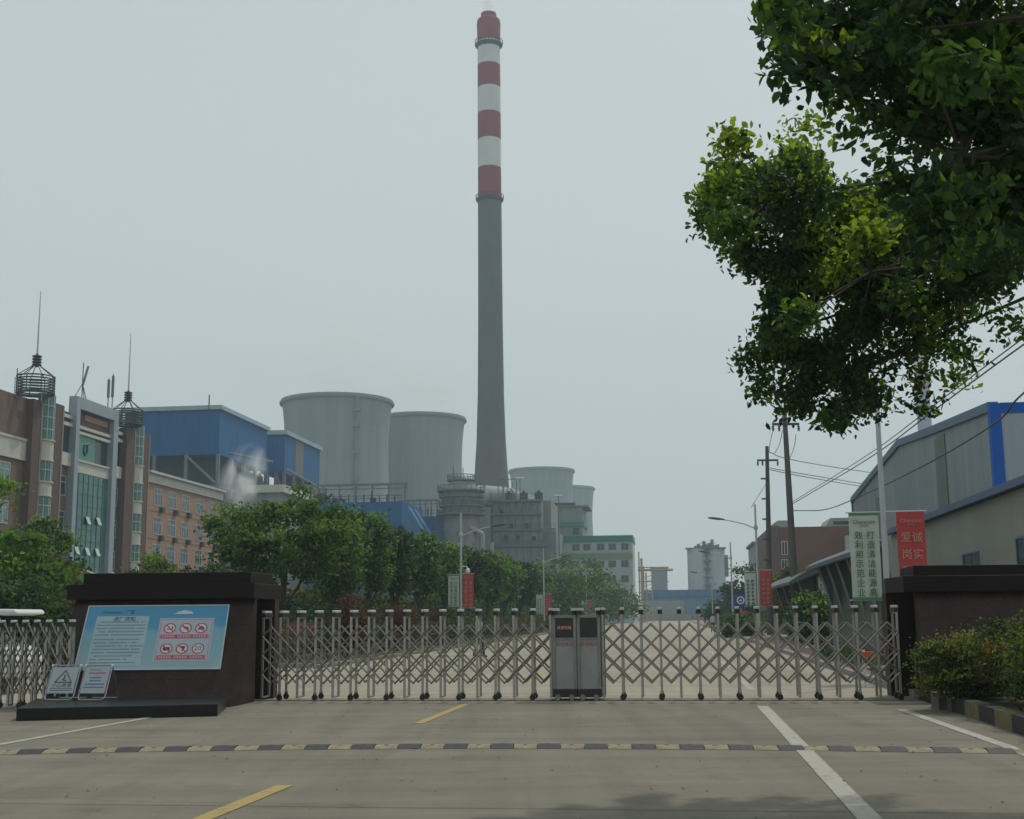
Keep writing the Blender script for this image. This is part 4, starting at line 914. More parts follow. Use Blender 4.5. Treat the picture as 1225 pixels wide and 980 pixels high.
# ================================================================== CENTRAL PLANT
# blue precipitators with hoppers
def precip(px0, px1, pyt, pyrail, v, D, label, drop, zb):
    u0 = VS(px0, pyt, v)[0]; u1 = VS(px1, pyt, v)[0]; zt = VS((px0 + px1) / 2, pyt, v)[2]; zr = VS((px0 + px1) / 2, pyrail, v)[2]
    t = rthing('precipitator', label, 'industrial building', (u0 + u1) / 2, v, 'blue precipitators with sloping chutes'); c = (u0 + u1) / 2; a, b_ = u0 - c, u1 - c
    MB().box(a, b_, 0, D, zb, zt).build('cladding', blue_clad, t)
    m = MB()
    m.prism([(b_, zt - .5), (b_ + 1.2, zt - 1.0), (b_ + drop, zb - 2), (b_ + drop - 4, zb - 2), (b_, zt - 8)], -.1, 3.2, 'y'); 
    m.prism([(b_, zt - .5), (b_ + 1.2, zt - 1.0), (b_ + drop, zb - 2), (b_ + drop - 4, zb - 2), (b_, zt - 8)], 6, 9.2, 'y')
    m.build('sloping_chute', blue_clad2, t)
    m = MB(); m.box(a, b_ + drop - 1, .5, D, 0, zb); m.build('base', blue_clad, t)
    m = MB(); n_ = int((b_ - a) / 1.6)
    rr = random.Random(int(px0))
    for i in range(n_):
        x = a + (b_ - a) * i / n_; h = rr.choice([1.2, 1.6, 2.2, 3.0]); m.box(x - .12, x + .12, .2, .4, zt, zt + h)
        if rr.random() < .4: m.box(x - .5, x + .6, 1, 2, zt, zt + rr.uniform(.8, 2.2))
    for z in (zt + .7, zt + 1.3): m.box(a, b_, .25, .33, z - .05, z + .05)
    m.build('roof_railing', plantdark, t)
    m = MB()
    for i in range(7): x = a + (b_ - a) * i / 6; m.box(x - .18, x + .18, 3, 3.36, zt, zr)
    m.box(a - 1, b_ + .5, 2.9, 3.5, zr - .45, zr); m.box(a - 1, b_ + .5, 2.9, 3.3, zr - 1.2, zr - 1.0); m.build('roof_gantry', plantsteel, t)
precip(362, 481, 601, 577, 252, 22, 'larger blue precipitator with white railings in front of cooling towers', 7.5, 16)
precip(478, 520, 618, 596, 285, 20, 'smaller blue precipitator left of the round absorber tower', 5.5, 14)
# absorber tower
va = 262.0
ua, _, _ = VS(552, 640, va); AB = rthing('absorber_tower', 'round grey absorber tower with stacked walkways left of the chimney foot', 'industrial tower', ua, va)
pxm = va / FPX * 1.0
def az(py): return VS(552, py, va)[2]
def ar(w): return w / 2 / FPX * va
m = MB(); m.lathe([(ar(42), 0), (ar(42), az(618)), (ar(44), az(617)), (ar(44), az(600)), (ar(48), az(597)), (ar(48), az(590)), (ar(30), az(577)), (ar(27), az(575))], 40); m.build('vessel', plantgrey, AB, smooth=True)
m = MB()
for py_, w in ((617, 58), (607, 54), (596, 54), (589, 58), (576, 34)):
    R_ = ar(w); m.lathe([(R_ - 1.2, az(py_)), (R_, az(py_)), (R_, az(py_) + .35), (R_ - 1.2, az(py_) + .35)], 32, cap=False)
    for i in range(26):
        a = 2 * math.pi * i / 26; m.tube((R_ * math.cos(a), R_ * math.sin(a), az(py_)), (R_ * math.cos(a), R_ * math.sin(a), az(py_) + 1.3), .07, n=4)
    m.lathe([(R_ - .07, az(py_) + 1.2), (R_ + .07, az(py_) + 1.2), (R_ + .07, az(py_) + 1.35), (R_ - .07, az(py_) + 1.35)], 32, cap=False)
for i in range(12):
    a = 2 * math.pi * i / 12; R_ = ar(46); m.tube((R_ * math.cos(a), R_ * math.sin(a), az(618)), (R_ * math.cos(a + .3), R_ * math.sin(a + .3), az(597)), .16, n=4)
    m.tube((ar(36) * math.cos(a), ar(36) * math.sin(a), az(590)), (ar(28) * math.cos(a), ar(28) * math.sin(a), az(577)), .22, n=4)
m.build('walkway', plantsteel, AB)
m = MB(); R_ = ar(42)
m.tube((R_ + 1, -1, 0), (R_ + 1, -1, az(640)), .5); m.tube((R_ + 1, -1, az(640)), (R_ - 1.5, -3, az(632)), .5); m.tube((R_ + 3, -1, 0), (R_ + 3, -1, az(650)), .4); m.tube((R_ - 3, -4, 0), (R_ - 3, -4, az(637)), .35)
m.build('riser_pipe', mat('riser_grey', (.30, .31, .30), .6, .1), AB)
m = MB(); 
m.tube((-R_ * .3, -R_, az(575)), (-R_ * .3, -R_, az(561)), .08, n=4); m.tube((R_ * .1, 0, az(575)), (R_ * .1, 0, az(560)), .08, n=4); m.build('lightning_rod', dark_grey, AB)
# duct to the chimney
u_, v_, z_ = VS(585, 600, 300); t = rthing('flue_duct', 'thick grey flue duct bending between absorber tower and chimney foot', 'duct', u_, v_)
m = MB(); m.path([(-7, -20, z_ - 6), (-5, -14, z_ - 1), (-1, -6, z_ + .8), (4, 0, z_ + .8), (8, 20, z_ + .5)], 2.6, n=20); m.build('duct_body', plantgrey, t, smooth=True)
m = MB(); m.box(-5.5, -1.5, -12, -6, 0, z_ - 3); m.box(1, 2, -4, -3, 0, z_ - 2); m.build('duct_support', plantdark, t)
# grey box building
vg = 270.0
u0_, u1_ = VS(590, 620, vg)[0], VS(664, 620, vg)[0]; GB = rthing('filter_building', 'grey panelled filter building in front of the chimney, with walkway belts', 'industrial building', u0_, vg); Wg = u1_ - u0_
gz = lambda py: VS(625, py, vg)[2]
m = MB(); m.box(0, Wg * .78, 0, 22, 0, gz(600)); m.box(-.6, Wg, 2, 22, 0, gz(635)); m.box(Wg * .55, Wg * .9, 5, 22, 0, gz(597)); m.build('wall', plantgrey, GB)
m = MB()
for py_ in (599, 615, 634, 653): m.box(-.7, (Wg * .78 if py_ < 630 else Wg) + .2, -.7 if py_ < 630 else -.5, .1, gz(py_) - .2, gz(py_) + .2)
for k in range(9): x = Wg * .98 * k / 8; m.box(x - .12, x + .12, -.25, .1, 0, gz(600 if k < 7 else 636))
for k in range(6):
    x = Wg * .75 * k / 6; m.tube((x, -.15, gz(599)), (x + Wg * .06, -.15, gz(616)), .09, n=4); m.tube((x + Wg * .12, -.15, gz(599)), (x + Wg * .06, -.15, gz(616)), .09, n=4)
for py_ in (599, 634, 653):
    zt_ = gz(py_) + .2; xe = Wg * .78 if py_ < 630 else Wg
    for z in (.6, 1.1): m.box(-.6, xe, -.62, -.56, zt_ + z, zt_ + z + .06)
    for k in range(16): x = xe * k / 15; m.box(x - .04, x + .04, -.62, -.56, zt_, zt_ + 1.15)
m.build('walkway_belt', plantsteel, GB)
for px_, py_ in ((612, 629), (630, 629), (600, 612), (620, 643), (605, 643), (639, 645)): x = VS(px_, py_, vg)[0] - u0_; MB().box(x - .35, x + .35, -.55, -.2, gz(py_) - .4, gz(py_) + .5).build('wall_fan', plantdark, GB)
for px_ in (607, 625, 643): x = VS(px_, 600, vg)[0] - u0_; m = MB(); m.box(x - .8, x + .8, 2, 4, gz(600), gz(590) + .3); m.box(x - .25, x + .25, 2.1, 3, gz(590), gz(586)); m.build('roof_fan', plantdark, GB)
m = MB()
for x in (1.0, 2.2, 5.0): m.tube((x, 1, gz(600)), (x, 1, gz(572)), .1, n=4)
m.box(1.0, 5.0, .9, 1.1, gz(573), gz(572)); 
for k in range(4): m.tube((1.6 + k, 1, gz(598)), (2.2 + k, 1, gz(576)), .08, n=4)
m.build('roof_frame', plantsteel, GB)
for px_, py_, lab in ((622, 573, 'small floodlight post left on the filter building roof'), (668, 594, 'small floodlight post right on the filter building roof')):
    u_, v_, z_ = VS(px_, py_, vg + 6); zb_ = gz(600) if px_ < 640 else gz(628)
    t = thing('floodlight_post', lab, 'floodlight', r2w(u_, v_, zb_), -TH, 'floodlights on the filter building')
    if px_ > 640: t.location = r2w(u_ , v_, 0); zb_ = 0
    MB().tube((0, 0, 0), (0, 0, z_ - zb_), .12, n=6).build('post', plantsteel, t); MB().box(-.95, .95, -.4, .4, z_ - zb_, z_ - zb_ + .35).build('lamp_head', white_p, t, bevel=.1)

# green topped building
vb = 290.0
u0_, u1_ = VS(664, 660, vb)[0], VS(756, 660, vb)[0]; gz = lambda py: VS(710, py, vb)[2]
GT = rthing('workshop_building', 'pale four storey workshop building with green roof band and windows', 'industrial building', u0_, vb); Wg = u1_ - u0_
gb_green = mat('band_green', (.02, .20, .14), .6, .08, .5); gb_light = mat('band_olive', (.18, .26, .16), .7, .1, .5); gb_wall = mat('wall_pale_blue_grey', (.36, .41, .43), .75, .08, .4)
MB().box(0, Wg, 0, 16, 0, gz(648)).build('wall', gb_wall, GT)
MB().box(-.3, Wg + .3, -.3, 16.3, gz(648), gz(641)).build('roof_band', gb_green, GT)
MB().box(.0, Wg + .1, -.12, 15.5, gz(669), gz(662)).build('olive_band', gb_light, GT)
MB().box(Wg + .0, Wg + .2, .2, 15.8, 0, gz(649)).build('side_wall_lit_tone', mat('wall_painted_sunlit', (.52, .52, .47), .75, .08, .4), GT)  # paler cream puts the sunlight on this side into the wall colour
for py_ in (654.5, 675, 693, 711):
    for px_ in (689, 702, 718.5, 732.5, 747.5):
        if py_ > 700 and px_ < 700: continue
        x = VS(px_, py_, vb)[0] - u0_; window_part(GT, x, 0, gz(py_), 1.75, 1.6 if py_ > 660 else 1.5, 'x', mats=(mat('window_frame_grey', (.2, .22, .23), .5, .05), glass_d), mull=1, trans=False)
u0b, u1b = VS(650, 620, 300)[0], VS(694, 620, 300)[0]
t = rthing('workshop_tower', 'pale upper block with green band rising behind the workshop building', 'industrial building', u0b, 308); g2 = lambda py: VS(675, py, 308)[2]
MB().box(0, u1b - u0b, 0, 14, 0, g2(607)).build('wall', plantgrey, t); MB().box(-.3, u1b - u0b + .3, -.3, 14.3, g2(630), g2(625)).build('green_band', gb_green, t)
MB().box(-.3, u1b - u0b + 1.5, -.3, 14.3, g2(607), g2(605)).build('roof', plantsteel, t)
for px_, py_ in ((668, 608), (681, 608)):
    x = VS(px_, py_, 308)[0] - u0b; m = MB(); m.box(x - 1.4, x + 1.4, 1, 4, g2(607), g2(601)); m.build('roof_fan', dark_grey, t)
for px_ in (689,): window_part(t, VS(px_, 636, 308)[0] - u0b, 0, g2(636), 1.5, 1.6, 'x', mats=(dark_grey, glass_d), trans=False)
# pipe rack
u0_, u1_ = VS(765, 700, 300)[0], VS(780, 700, 300)[0]; g2 = lambda py: VS(775, py, 300)[2]
t = rthing('pipe_rack', 'rusty pale pipe rack between workshop and far grey hall', 'pipe rack', u0_, 300); w_ = u1_ - u0_
m = MB(); rr = random.Random(3)
for x in (0, w_ * .35, w_): m.box(x - .15, x + .15, 0, .3, 0, g2(678) if x else g2(660))
for z in (4, 7, 9.5, g2(679)): m.box(-.3, w_ + (4 if z > 9 else 0), 0, .3, z - .12, z + .12)
for k in range(8): m.tube((0, .1, 3 + k), (w_, .1, 4 + k), .07, n=4)
m.build('rack_frame', mat('rack_cream', (.38, .33, .27), .7, .2, 1), t)
m = MB(); m.tube((.6, -.3, 0), (.6, -.3, g2(668)), .3); m.tube((1.6, -.3, 0), (1.6, -.3, g2(685)), .2); m.tube((-.3, .5, g2(682)), (w_ + 5, .5, g2(682)), .3); m.build('pipe', mat('pipe_cream', (.38, .33, .27)), t)
# far hall, grey box, blue shed
def farbox(name, label, px0, px1, pyt, v, D, wall, extra=None, group=None):
    a, b_ = VS(px0, pyt, v)[0], VS(px1, pyt, v)[0]; z = VS((px0 + px1) / 2, pyt, v)[2]; t = rthing(name, label, 'industrial building', a, v, group)
    MB().box(0, b_ - a, 0, D, 0, z).build('wall', wall, t); return t, b_ - a, z
t, w_, z_ = farbox('storage_hall', 'plain grey box hall above the far blue shed', 779, 798, 681, 400, 20, ribbed('grey_cladding_far', (.28, .31, .32), 1.5))
MB().box(-.3, w_ + .3, -.3, 20.3, z_, z_ + .5).build('roof', plantsteel, t)
shed_b = ribbed('shed_blue', (.13, .23, .34), 1.4); 
t, w_, z_ = farbox('blue_shed', 'long low faded blue shed closing the end of the road', 770, 884, 714, 385, 18, shed_b)
MB().box(-.5, w_ + .5, -.5, 18, z_, z_ + 2.1).build('roof_band', ribbed('shed_blue_deep', (.06, .16, .30), 1.4), t)
MB().box(.2, w_ * .42, -.25, 0, 0.1, 6.0).build('grey_door', mat('door_grey', (.27, .29, .29), .7, .1, .4), t)
m = MB(); m.box(w_ * .75, w_ + 4, -1.2, -.4, 0, 2.3); m.build('fence_screen', mat('screen_green_pale', (.2, .28, .2), .8, .15, .5), t)
m = MB(); m.box(0, w_ * .95, -2, -1.5, .0, 2.0); m.build('low_wall', mat('lowwall_grey', (.22, .23, .22), .8, .15, .5), t)
# silo
vS = 400.0; a = VS(823, 690, vS)[0]; g2 = lambda py: VS(845, py, vS)[2]; ppm = vS / FPX
t = rthing('concrete_silo', 'pale twin concrete silo with rooftop machinery at the far right of the road', 'silo', a, vS)
m = MB(); R_ = 11.5 * ppm; m.lathe([(R_, 0), (R_, g2(656)), (R_ * .97, g2(655))], 32, (R_, R_)); m.lathe([(R_, 0), (R_, g2(656)), (R_ * .97, g2(655))], 32, (R_ * 2.85, R_ * 1.15)); m.box(R_ * 1.2, R_ * 2.5, R_ * .7, R_ * 1.6, 0, g2(656)); m.build('silo_drum', mat('silo_concrete', (.42, .45, .45), .8, .08, .15, stretch=(1, 1, .3)), t, smooth=True)
m = MB(); 
for k in range(5): z = g2(700) + (g2(662) - g2(700)) * k / 4; m.box(R_ * 1.75, R_ * 2.35, R_ * .0, R_ * .3, z, z + .5)
m.build('stair_landing', plantsteel, t); m = MB(); m.box(-.5, R_ * 3.95, 0, R_ * 2.2, g2(656), g2(655)); m.build('roof_slab', plantsteel, t); m = MB(); m.tube((R_ * 3.95, R_, g2(690)), (R_ * 3.95, R_, g2(664)), .7); m.build('side_pipe', plantsteel, t)
m = MB(); rr = random.Random(8)
for k in range(9): x = R_ * (.9 + .28 * k); h = rr.uniform(1, 2.6) * (1.0 if 2 < k < 7 else .5); m.box(x - .5, x + .5, R_ * .7, R_ * 1.2, g2(655), g2(655) + h)
for k in range(3): m.box(R_ * 1.2, R_ * 3, R_ * .6, R_ * .7, g2(655) + k * .7, g2(655) + k * .7 + .12)
m.build('roof_machinery', plantgrey, t)

# ================================================================== RIGHT SIDE BUILDINGS
grey_clad = ribbed('grey_sheet', (.25, .285, .30), .8, depth=.07, var=.1); grey_clad_lit = ribbed('grey_sheet_lit', (.33, .39, .43), .8, depth=.07)  # second sheet is a lit copy: front wall's light put into its colour
trim_b = mat('trim_blue', (.006, .10, .42), .6, .1, .6, spec=.2); trim_d = mat('trim_slate', (.07, .12, .20), .5, .1, .6)
for m_ in (grey_clad, grey_clad_lit): layer(m_, (.8, .8, .05), 1.0, .86, 1.05); slabs(m_, 5.5, 30, .85)
s3 = 16.0; U3 = s3 * CT; va_, vb_ = US(1195, 600, s3)[1], US(1020, 600, s3)[1]; zA = US(1189, 482, s3)[2]; zB = US(1020, 597, s3)[2]; vm = US(1076, 528, s3)[1]; zM = US(1076, 528, s3)[2]; vq = US(1120, 511, s3)[1]; zQ = US(1120, 511, s3)[2]
WH = rthing('grey_warehouse', 'large grey sheet metal warehouse with blue roof trim and blue corner strip', 'warehouse', U3, va_); Ld = vb_ - va_; vm -= va_; vq -= va_
Wx = 60
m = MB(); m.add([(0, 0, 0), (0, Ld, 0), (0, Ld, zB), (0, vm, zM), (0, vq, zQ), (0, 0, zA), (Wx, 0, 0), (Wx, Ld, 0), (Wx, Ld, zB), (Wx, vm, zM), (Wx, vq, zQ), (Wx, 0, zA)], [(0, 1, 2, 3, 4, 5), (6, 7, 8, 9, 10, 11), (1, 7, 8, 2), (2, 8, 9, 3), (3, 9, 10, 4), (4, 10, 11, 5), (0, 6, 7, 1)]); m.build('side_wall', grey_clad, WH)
m = MB(); m.box(.321, Wx, -.25, -.02, 0, zA - .5); m.build('front_wall', grey_clad_lit, WH)
m = MB(); m.box(-.2, .32, -.3, .2, 0, zA); m.box(.321, Wx, -.3, -.02, zA - .499, zA + .02); m.build('corner_trim', trim_b, WH)
m = MB()
for (y0, z0), (y1, z1) in (((0, zA), (vq, zQ)), ((vq, zQ), (vm, zM)), ((vm, zM), (Ld, zB))):
    m.hexa([(-.18, y0, z0 - .35), (.3, y0, z0 - .35), (.3, y1, z1 - .35), (-.18, y1, z1 - .35), (-.18, y0, z0 + .12), (.3, y0, z0 + .12), (.3, y1, z1 + .12), (-.18, y1, z1 + .12)])
m.box(-.12, .2, Ld - .3, Ld + .1, 0, zB); m.build('roof_trim', trim_d, WH)
for px0, px1 in ((1121, 1133), (1046, 1052)):
    a, b_ = US(px1 - 0, 560, s3)[1] - va_, US(px0, 560, s3)[1] - va_; z = min(zQ, US((px0 + px1) / 2, 512 if px0 > 1100 else 590, s3)[2]) - .4
    MB().box(-.07, .001, a, b_, 0, z).build('translucent_strip', ribbed('strip_green_grey', (.13, .175, .15), .55, depth=.06), WH)
s4 = 11.4; U4 = s4 * CT; va_ = US(1300, 600, s4)[1]; vb_ = US(1066, 640, s4)[1]; zE = US(1225, 573, s4)[2]; zE2 = US(1090, 624, s4)[2]
print('low shed eave', zE, zE2, va_, vb_)
SH = rthing('low_warehouse', 'lower pale sheet metal shed in front of the grey warehouse', 'warehouse', U4, va_); Ld = vb_ - va_
m = MB(); m.box(0, 4.2, 0, Ld, 0, zE - .25); m.build('wall', ribbed('beige_sheet', (.27, .275, .235), .7, depth=.06, var=.1), SH)
m = MB(); m.hexa([(-.35, -.3, zE - .25), (4.4, -.3, zE + .35), (4.4, Ld + .3, zE + .35), (-.35, Ld + .3, zE - .25), (-.35, -.3, zE), (4.4, -.3, zE + .65), (4.4, Ld + .3, zE + .65), (-.35, Ld + .3, zE)]); m.build('roof', trim_d, SH)
for px_, w_ in ((1162, 2.6), (1228, 2.0)):
    window_part(SH, 0, US(px_, 670, s4)[1] - va_, US(px_, 672 if px_ < 1200 else 665, s4)[2] - .2, w_, 1.1 if px_ < 1200 else 1.7, 'y', side=-1, mats=(trim_d, glass_d), trans=False)
# red brown brick building
vr = 150; a, b_ = VS(934, 660, vr)[0], VS(1075, 660, vr)[0]; g2 = lambda py: VS(980, py, vr)[2]
t = rthing('brick_building', 'reddish brown brick building with pale roof ends behind the shelters', 'building', a, vr)
MB().box(0, b_ - a, 0, 25, 0, g2(630)).build('wall', mat('red_brown_brick', (.165, .085, .066), .85, .12, .6), t)
m = MB(); m.box(-1.0, -.02, .0, 25, 0, g2(628)); m.build('stair_wall', mat('brown_side_wall', (.14, .1, .085), .85, .1), t)
m = MB(); m.prism([(-.9, g2(630)), (1.6, g2(630)), (1.6, g2(622)), (-.2, g2(622)), (-.9, g2(627))], 0, 8, 'y'); m.prism([(VS(988, 630, vr)[0] - a, g2(630)), (b_ - a, g2(630)), (b_ - a, g2(620)), (VS(994, 630, vr)[0] - a, g2(620))], 0, 8, 'y'); m.build('roof_end', mat('pale_roof_end', (.3, .31, .3), .8, .1), t)
m = MB(); m.box(VS(997, 625, vr)[0] - a, b_ - a - 1, -.06, 0, g2(628), g2(624)); m.build('dark_louvre', dark_grey, t)
for px_, py_ in ((938.5, 655), (938.5, 677)): window_part(t, VS(px_, py_, vr)[0] - a, 0, g2(py_), .7, 1.6, 'x', mats=(frame_w, glass_d), trans=False)
m = MB(); m.box(VS(1010, 650, vr)[0] - a, VS(1020, 650, vr)[0] - a, -1.2, -.02, 0, g2(642)); m.build('stair_tower', gb_wall, t)
a = VS(903, 670, 190)[0]; b_ = VS(930, 670, 190)[0]; t = rthing('grey_block', 'pale grey block behind the far power pole', 'building', a, 190)
MB().box(0, b_ - a, 0, 15, 0, VS(915, 651, 190)[2]).build('wall', mat('grey_block_wall', (.30, .33, .34), .8, .08, .4), t); MB().box(-.3, b_ - a + .3, -.3, 15.3, VS(915, 651, 190)[2], VS(915, 651, 190)[2] + .4).build('parapet', plantsteel, t)
m = MB(); m.box(.4, b_ - a - .4, -.1, 0, 0, 7); m.build('lower_panel', frame_w, t)
a = VS(962, 715, 110)[0]; b_ = VS(1000, 715, 110)[0]; t = rthing('guard_hut', 'small pale hut with dark window between the two shelters', 'building', a, 110)
MB().box(0, b_ - a, 0, 4, 0, VS(980, 690, 110)[2]).build('wall', cream, t); MB().box(-.2, b_ - a + .2, -.2, 4.2, VS(980, 690, 110)[2], VS(980, 690, 110)[2] + .25).build('roof', plantsteel, t); window_part(t, 1.4, 0, 2.4, 1.0, 1.6, 'x', mats=(trim_d, glass_d), trans=False)

# shelters
def shelter(v0, v1, u_tip, z_tip, u_pk, z_pk, label, nf):
    t = rthing('cycle_shelter', label, 'shelter', u_tip, v0, 'curved roof shelters on the right pavement'); Wd = u_pk - u_tip; Hd = z_pk - z_tip; pts = []
    n_ = 9
    for i in range(n_ + 1): f = i / n_; pts.append((Wd * f * 1.25, z_tip + Hd * math.sin(min(1, f * 1.1) * math.pi / 2) - (.35 * max(0, f - .8) * 3)))
    m = MB(); top = pts; bot = [(x, z - .16 - .18 * math.sin(math.pi * k / n_)) for k, (x, z) in enumerate(pts)]
    m.prism(top + bot[::-1], 0, v1 - v0, 'y'); m.build('curved_roof', mat('shelter_roof', (.07, .095, .11), .5, .15, 1), t)
    m = MB(); m.prism([(x - .03, z + .03) for x, z in top] + [(x - .03, z - .05) for x, z in top[::-1]], -.06, .0, 'y'); m.build('roof_edge', mat('shelter_edge', (.30, .33, .30), .5, .1, 1), t)
    for k in range(nf):
        y = (v1 - v0) * (k + .35) / nf; m = MB(); L_, Rr_ = [], []
        for i in range(9):
            f = i / 8; z = (z_tip + Hd * .55 - .15) * (1 - f); x = Wd * .34 + 1.1 * math.sin(f * math.pi / 2 * .9) * .75 + .0; wv = .95 * (1 - .35 * f); L_.append((x, z)); Rr_.append((x + wv, z))
        m.prism(L_ + Rr_[::-1], y, y + .22, 'y'); fo = m.build('curved_fin', mat('shelter_fin', (.06, .085, .095), .5, .15, 1), t)
        m = MB(); m.prism([(x - .03, z) for x, z in L_] + [(x + .06, z) for x, z in L_[::-1]], y - .04, y - .003, 'y'); m.build('fin_edge', mat('fin_edge', (.26, .29, .28), .5, .1), fo)
    m = MB(); m.box(Wd * .95, Wd * .98, .3, v1 - v0 - .3, .15, z_tip + Hd * .4); m.build('back_panel', mat('shelter_glass', (.035, .05, .055), .3, .2, 1), t)
    return t
shelter(44.5, 60, 6.15, 3.72, 7.15, 4.15, 'nearer curved shelter with dark leaning fins, beside the near banner pole', 5)
shelter(68, 88, 6.15, 3.3, 7.7, 4.05, 'farther curved shelter with dark leaning fins, behind the second lamp', 4)
# blue parking sign
u_, v_, z_ = VS(886, 719, 100); t = rthing('parking_sign', 'blue square sign with a white ring symbol on the right roadside', 'road sign', u_, v_)
MB().tube((0, 0.03, 0), (0, .03, z_ + .3), .04).build('post', lamp_w, t); MB().box(-.52, .52, -.03, .0, z_ - .55, z_ + .55).build('sign_plate', mat('sign_blue', (.02, .08, .28), .5, .05), t)
m = MB()
for i in range(20):
    a0, a1 = 2 * math.pi * i / 20, 2 * math.pi * (i + 1) / 20; m.add([(q_ * math.cos(a), -.035, z_ + .05 + q_ * math.sin(a)) for q_, a in ((.3, a0), (.21, a0), (.21, a1), (.3, a1))], [(0, 1, 2, 3)])
m.box(-.1, .1, -.036, -.032, z_ - .02, z_ + .1); m.build('ring_symbol', white_p, t)
u_, v_, z_ = VS(887, 735, 108); t = rthing('notice_sign', 'small red board standing below the blue sign at the right roadside', 'sign', u_, v_)
m = MB(); m.tube((-.4, 0, 0), (-.4, 0, z_), .03); m.tube((.4, 0, 0), (.4, 0, z_), .03); m.build('post', lamp_w, t); MB().box(-.55, .55, -.03, .0, z_ - .3, z_ + .3).build('sign_plate', ban_r, t)
# orange barrier behind the gate at right
a = VS(1031, 783, 29.2); t = rthing('traffic_barrier', 'low orange plastic barrier seen through the right end of the gate', 'barrier', a[0], a[1])
orr = mat('barrier_orange', (.60, .11, .04), .5, .1, 5); m = MB(); m.box(0, .42, 0, .05, a[2] - .08, a[2] + .06); m.box(.5, .85, 0.02, .07, a[2] - .03, a[2] + .14); m.build('plank', orr, t, bevel=.01)
m = MB(); m.box(.02, .08, .05, .12, 0, a[2] + .1); m.box(.74, .8, .07, .13, 0, a[2] + .1); m.box(.0, .9, .06, .1, a[2] - .3, a[2] - .24); m.build('post', white_p, t)

# ================================================================== WHITE VAN behind the left gate
c = P(38, 728, 29); vn = thing('parked_car', 'white car parked behind the folded gate at the left edge', 'car', (c.x - 4.6, c.y, 0), 0)
carw = mat('car_white', (.66, .68, .68), .25, .03, 1); H = c.z
m = MB(); m.prism([(0.0, .35), (4.55, .35), (4.6, .75), (4.45, 1.0), (3.9, 1.12), (.1, 1.12), (-.05, .8)], -.9, .9, 'y'); m.build('body', carw, vn, bevel=.06)
m = MB(); m.prism([(.15, 1.12), (3.85, 1.12), (3.55, H - .14), (.4, H - .14)], -.82, .82, 'y'); m.build('glasshouse', glass_d, vn, bevel=.05)
m = MB(); m.prism([(.35, H - .14), (3.6, H - .14), (4.35, H - .16), (4.62, H - .12), (4.55, H - .02), (3.6, H), (.4, H)], -.86, .86, 'y'); m.build('roof', carw, vn, bevel=.05)
for x in (.9, 3.7):
    for y in (-.92, .72):
        m = MB(); m.tube((x, y, .33), (x, y + .2, .33), .33, n=24); w_ = m.build('wheel', black, vn); m = MB(); m.tube((x, y - .01, .33), (x, y + .21, .33), .19, n=16); m.build('rim', steel_d, w_)
m = MB(); m.box(1.9, 1.98, -.83, .83, 1.12, H - .15); m.box(3.2, 3.26, -.83, .83, 1.12, H - .15); m.build('door_pillar', carw, vn)

# ================================================================== FOLIAGE
def leafmat(name, col, tr=0.35, rough=0.55):
    m = mat(name, col, rough, .28, 1.2, transl=tr, spec=.3); return m
LG = [leafmat('leaf_mid', (.058, .125, .026)), leafmat('leaf_dark', (.022, .055, .018)), leafmat('leaf_bright', (.125, .21, .034))]
LD = [leafmat('leaf_deep', (.034, .080, .024)), leafmat('leaf_deeper', (.014, .036, .016)), leafmat('leaf_olive_mid', (.055, .10, .025))]
LM = [leafmat('leaf_fresh', (.078, .168, .034)), leafmat('leaf_fresh_dark', (.034, .08, .024)), leafmat('leaf_light', (.13, .23, .045))]  # fresh green in three tones, mixed at random per cluster
LO = [leafmat('leaf_olive', (.095, .105, .026)), leafmat('leaf_olive_dark', (.040, .052, .020)), leafmat('leaf_yellowish', (.15, .155, .032))]
LR = [leafmat('leaf_red', (.075, .030, .022)), leafmat('leaf_red_dark', (.06, .03, .022)), leafmat('leaf_rust', (.07, .042, .022))]
LP = [leafmat('leaf_azalea_pink', (.22, .065, .075)), leafmat('leaf_azalea_green', (.045, .06, .025)), leafmat('leaf_pink_dark', (.16, .05, .055))]
LH = [leafmat('hedge_green', (.07, .11, .022)), leafmat('hedge_deep', (.020, .040, .014)), leafmat('hedge_yellow', (.17, .18, .030)), leafmat('hedge_rust', (.15, .075, .035))]
LN = [leafmat('camphor_green', (.045, .10, .022), .45), leafmat('camphor_dark', (.018, .048, .018), .3), leafmat('camphor_bright', (.13, .20, .028), .6)]
bark = mat('bark', (.055, .045, .036), .9, .3, 8, bump=.3, stretch=(1, 1, .3))
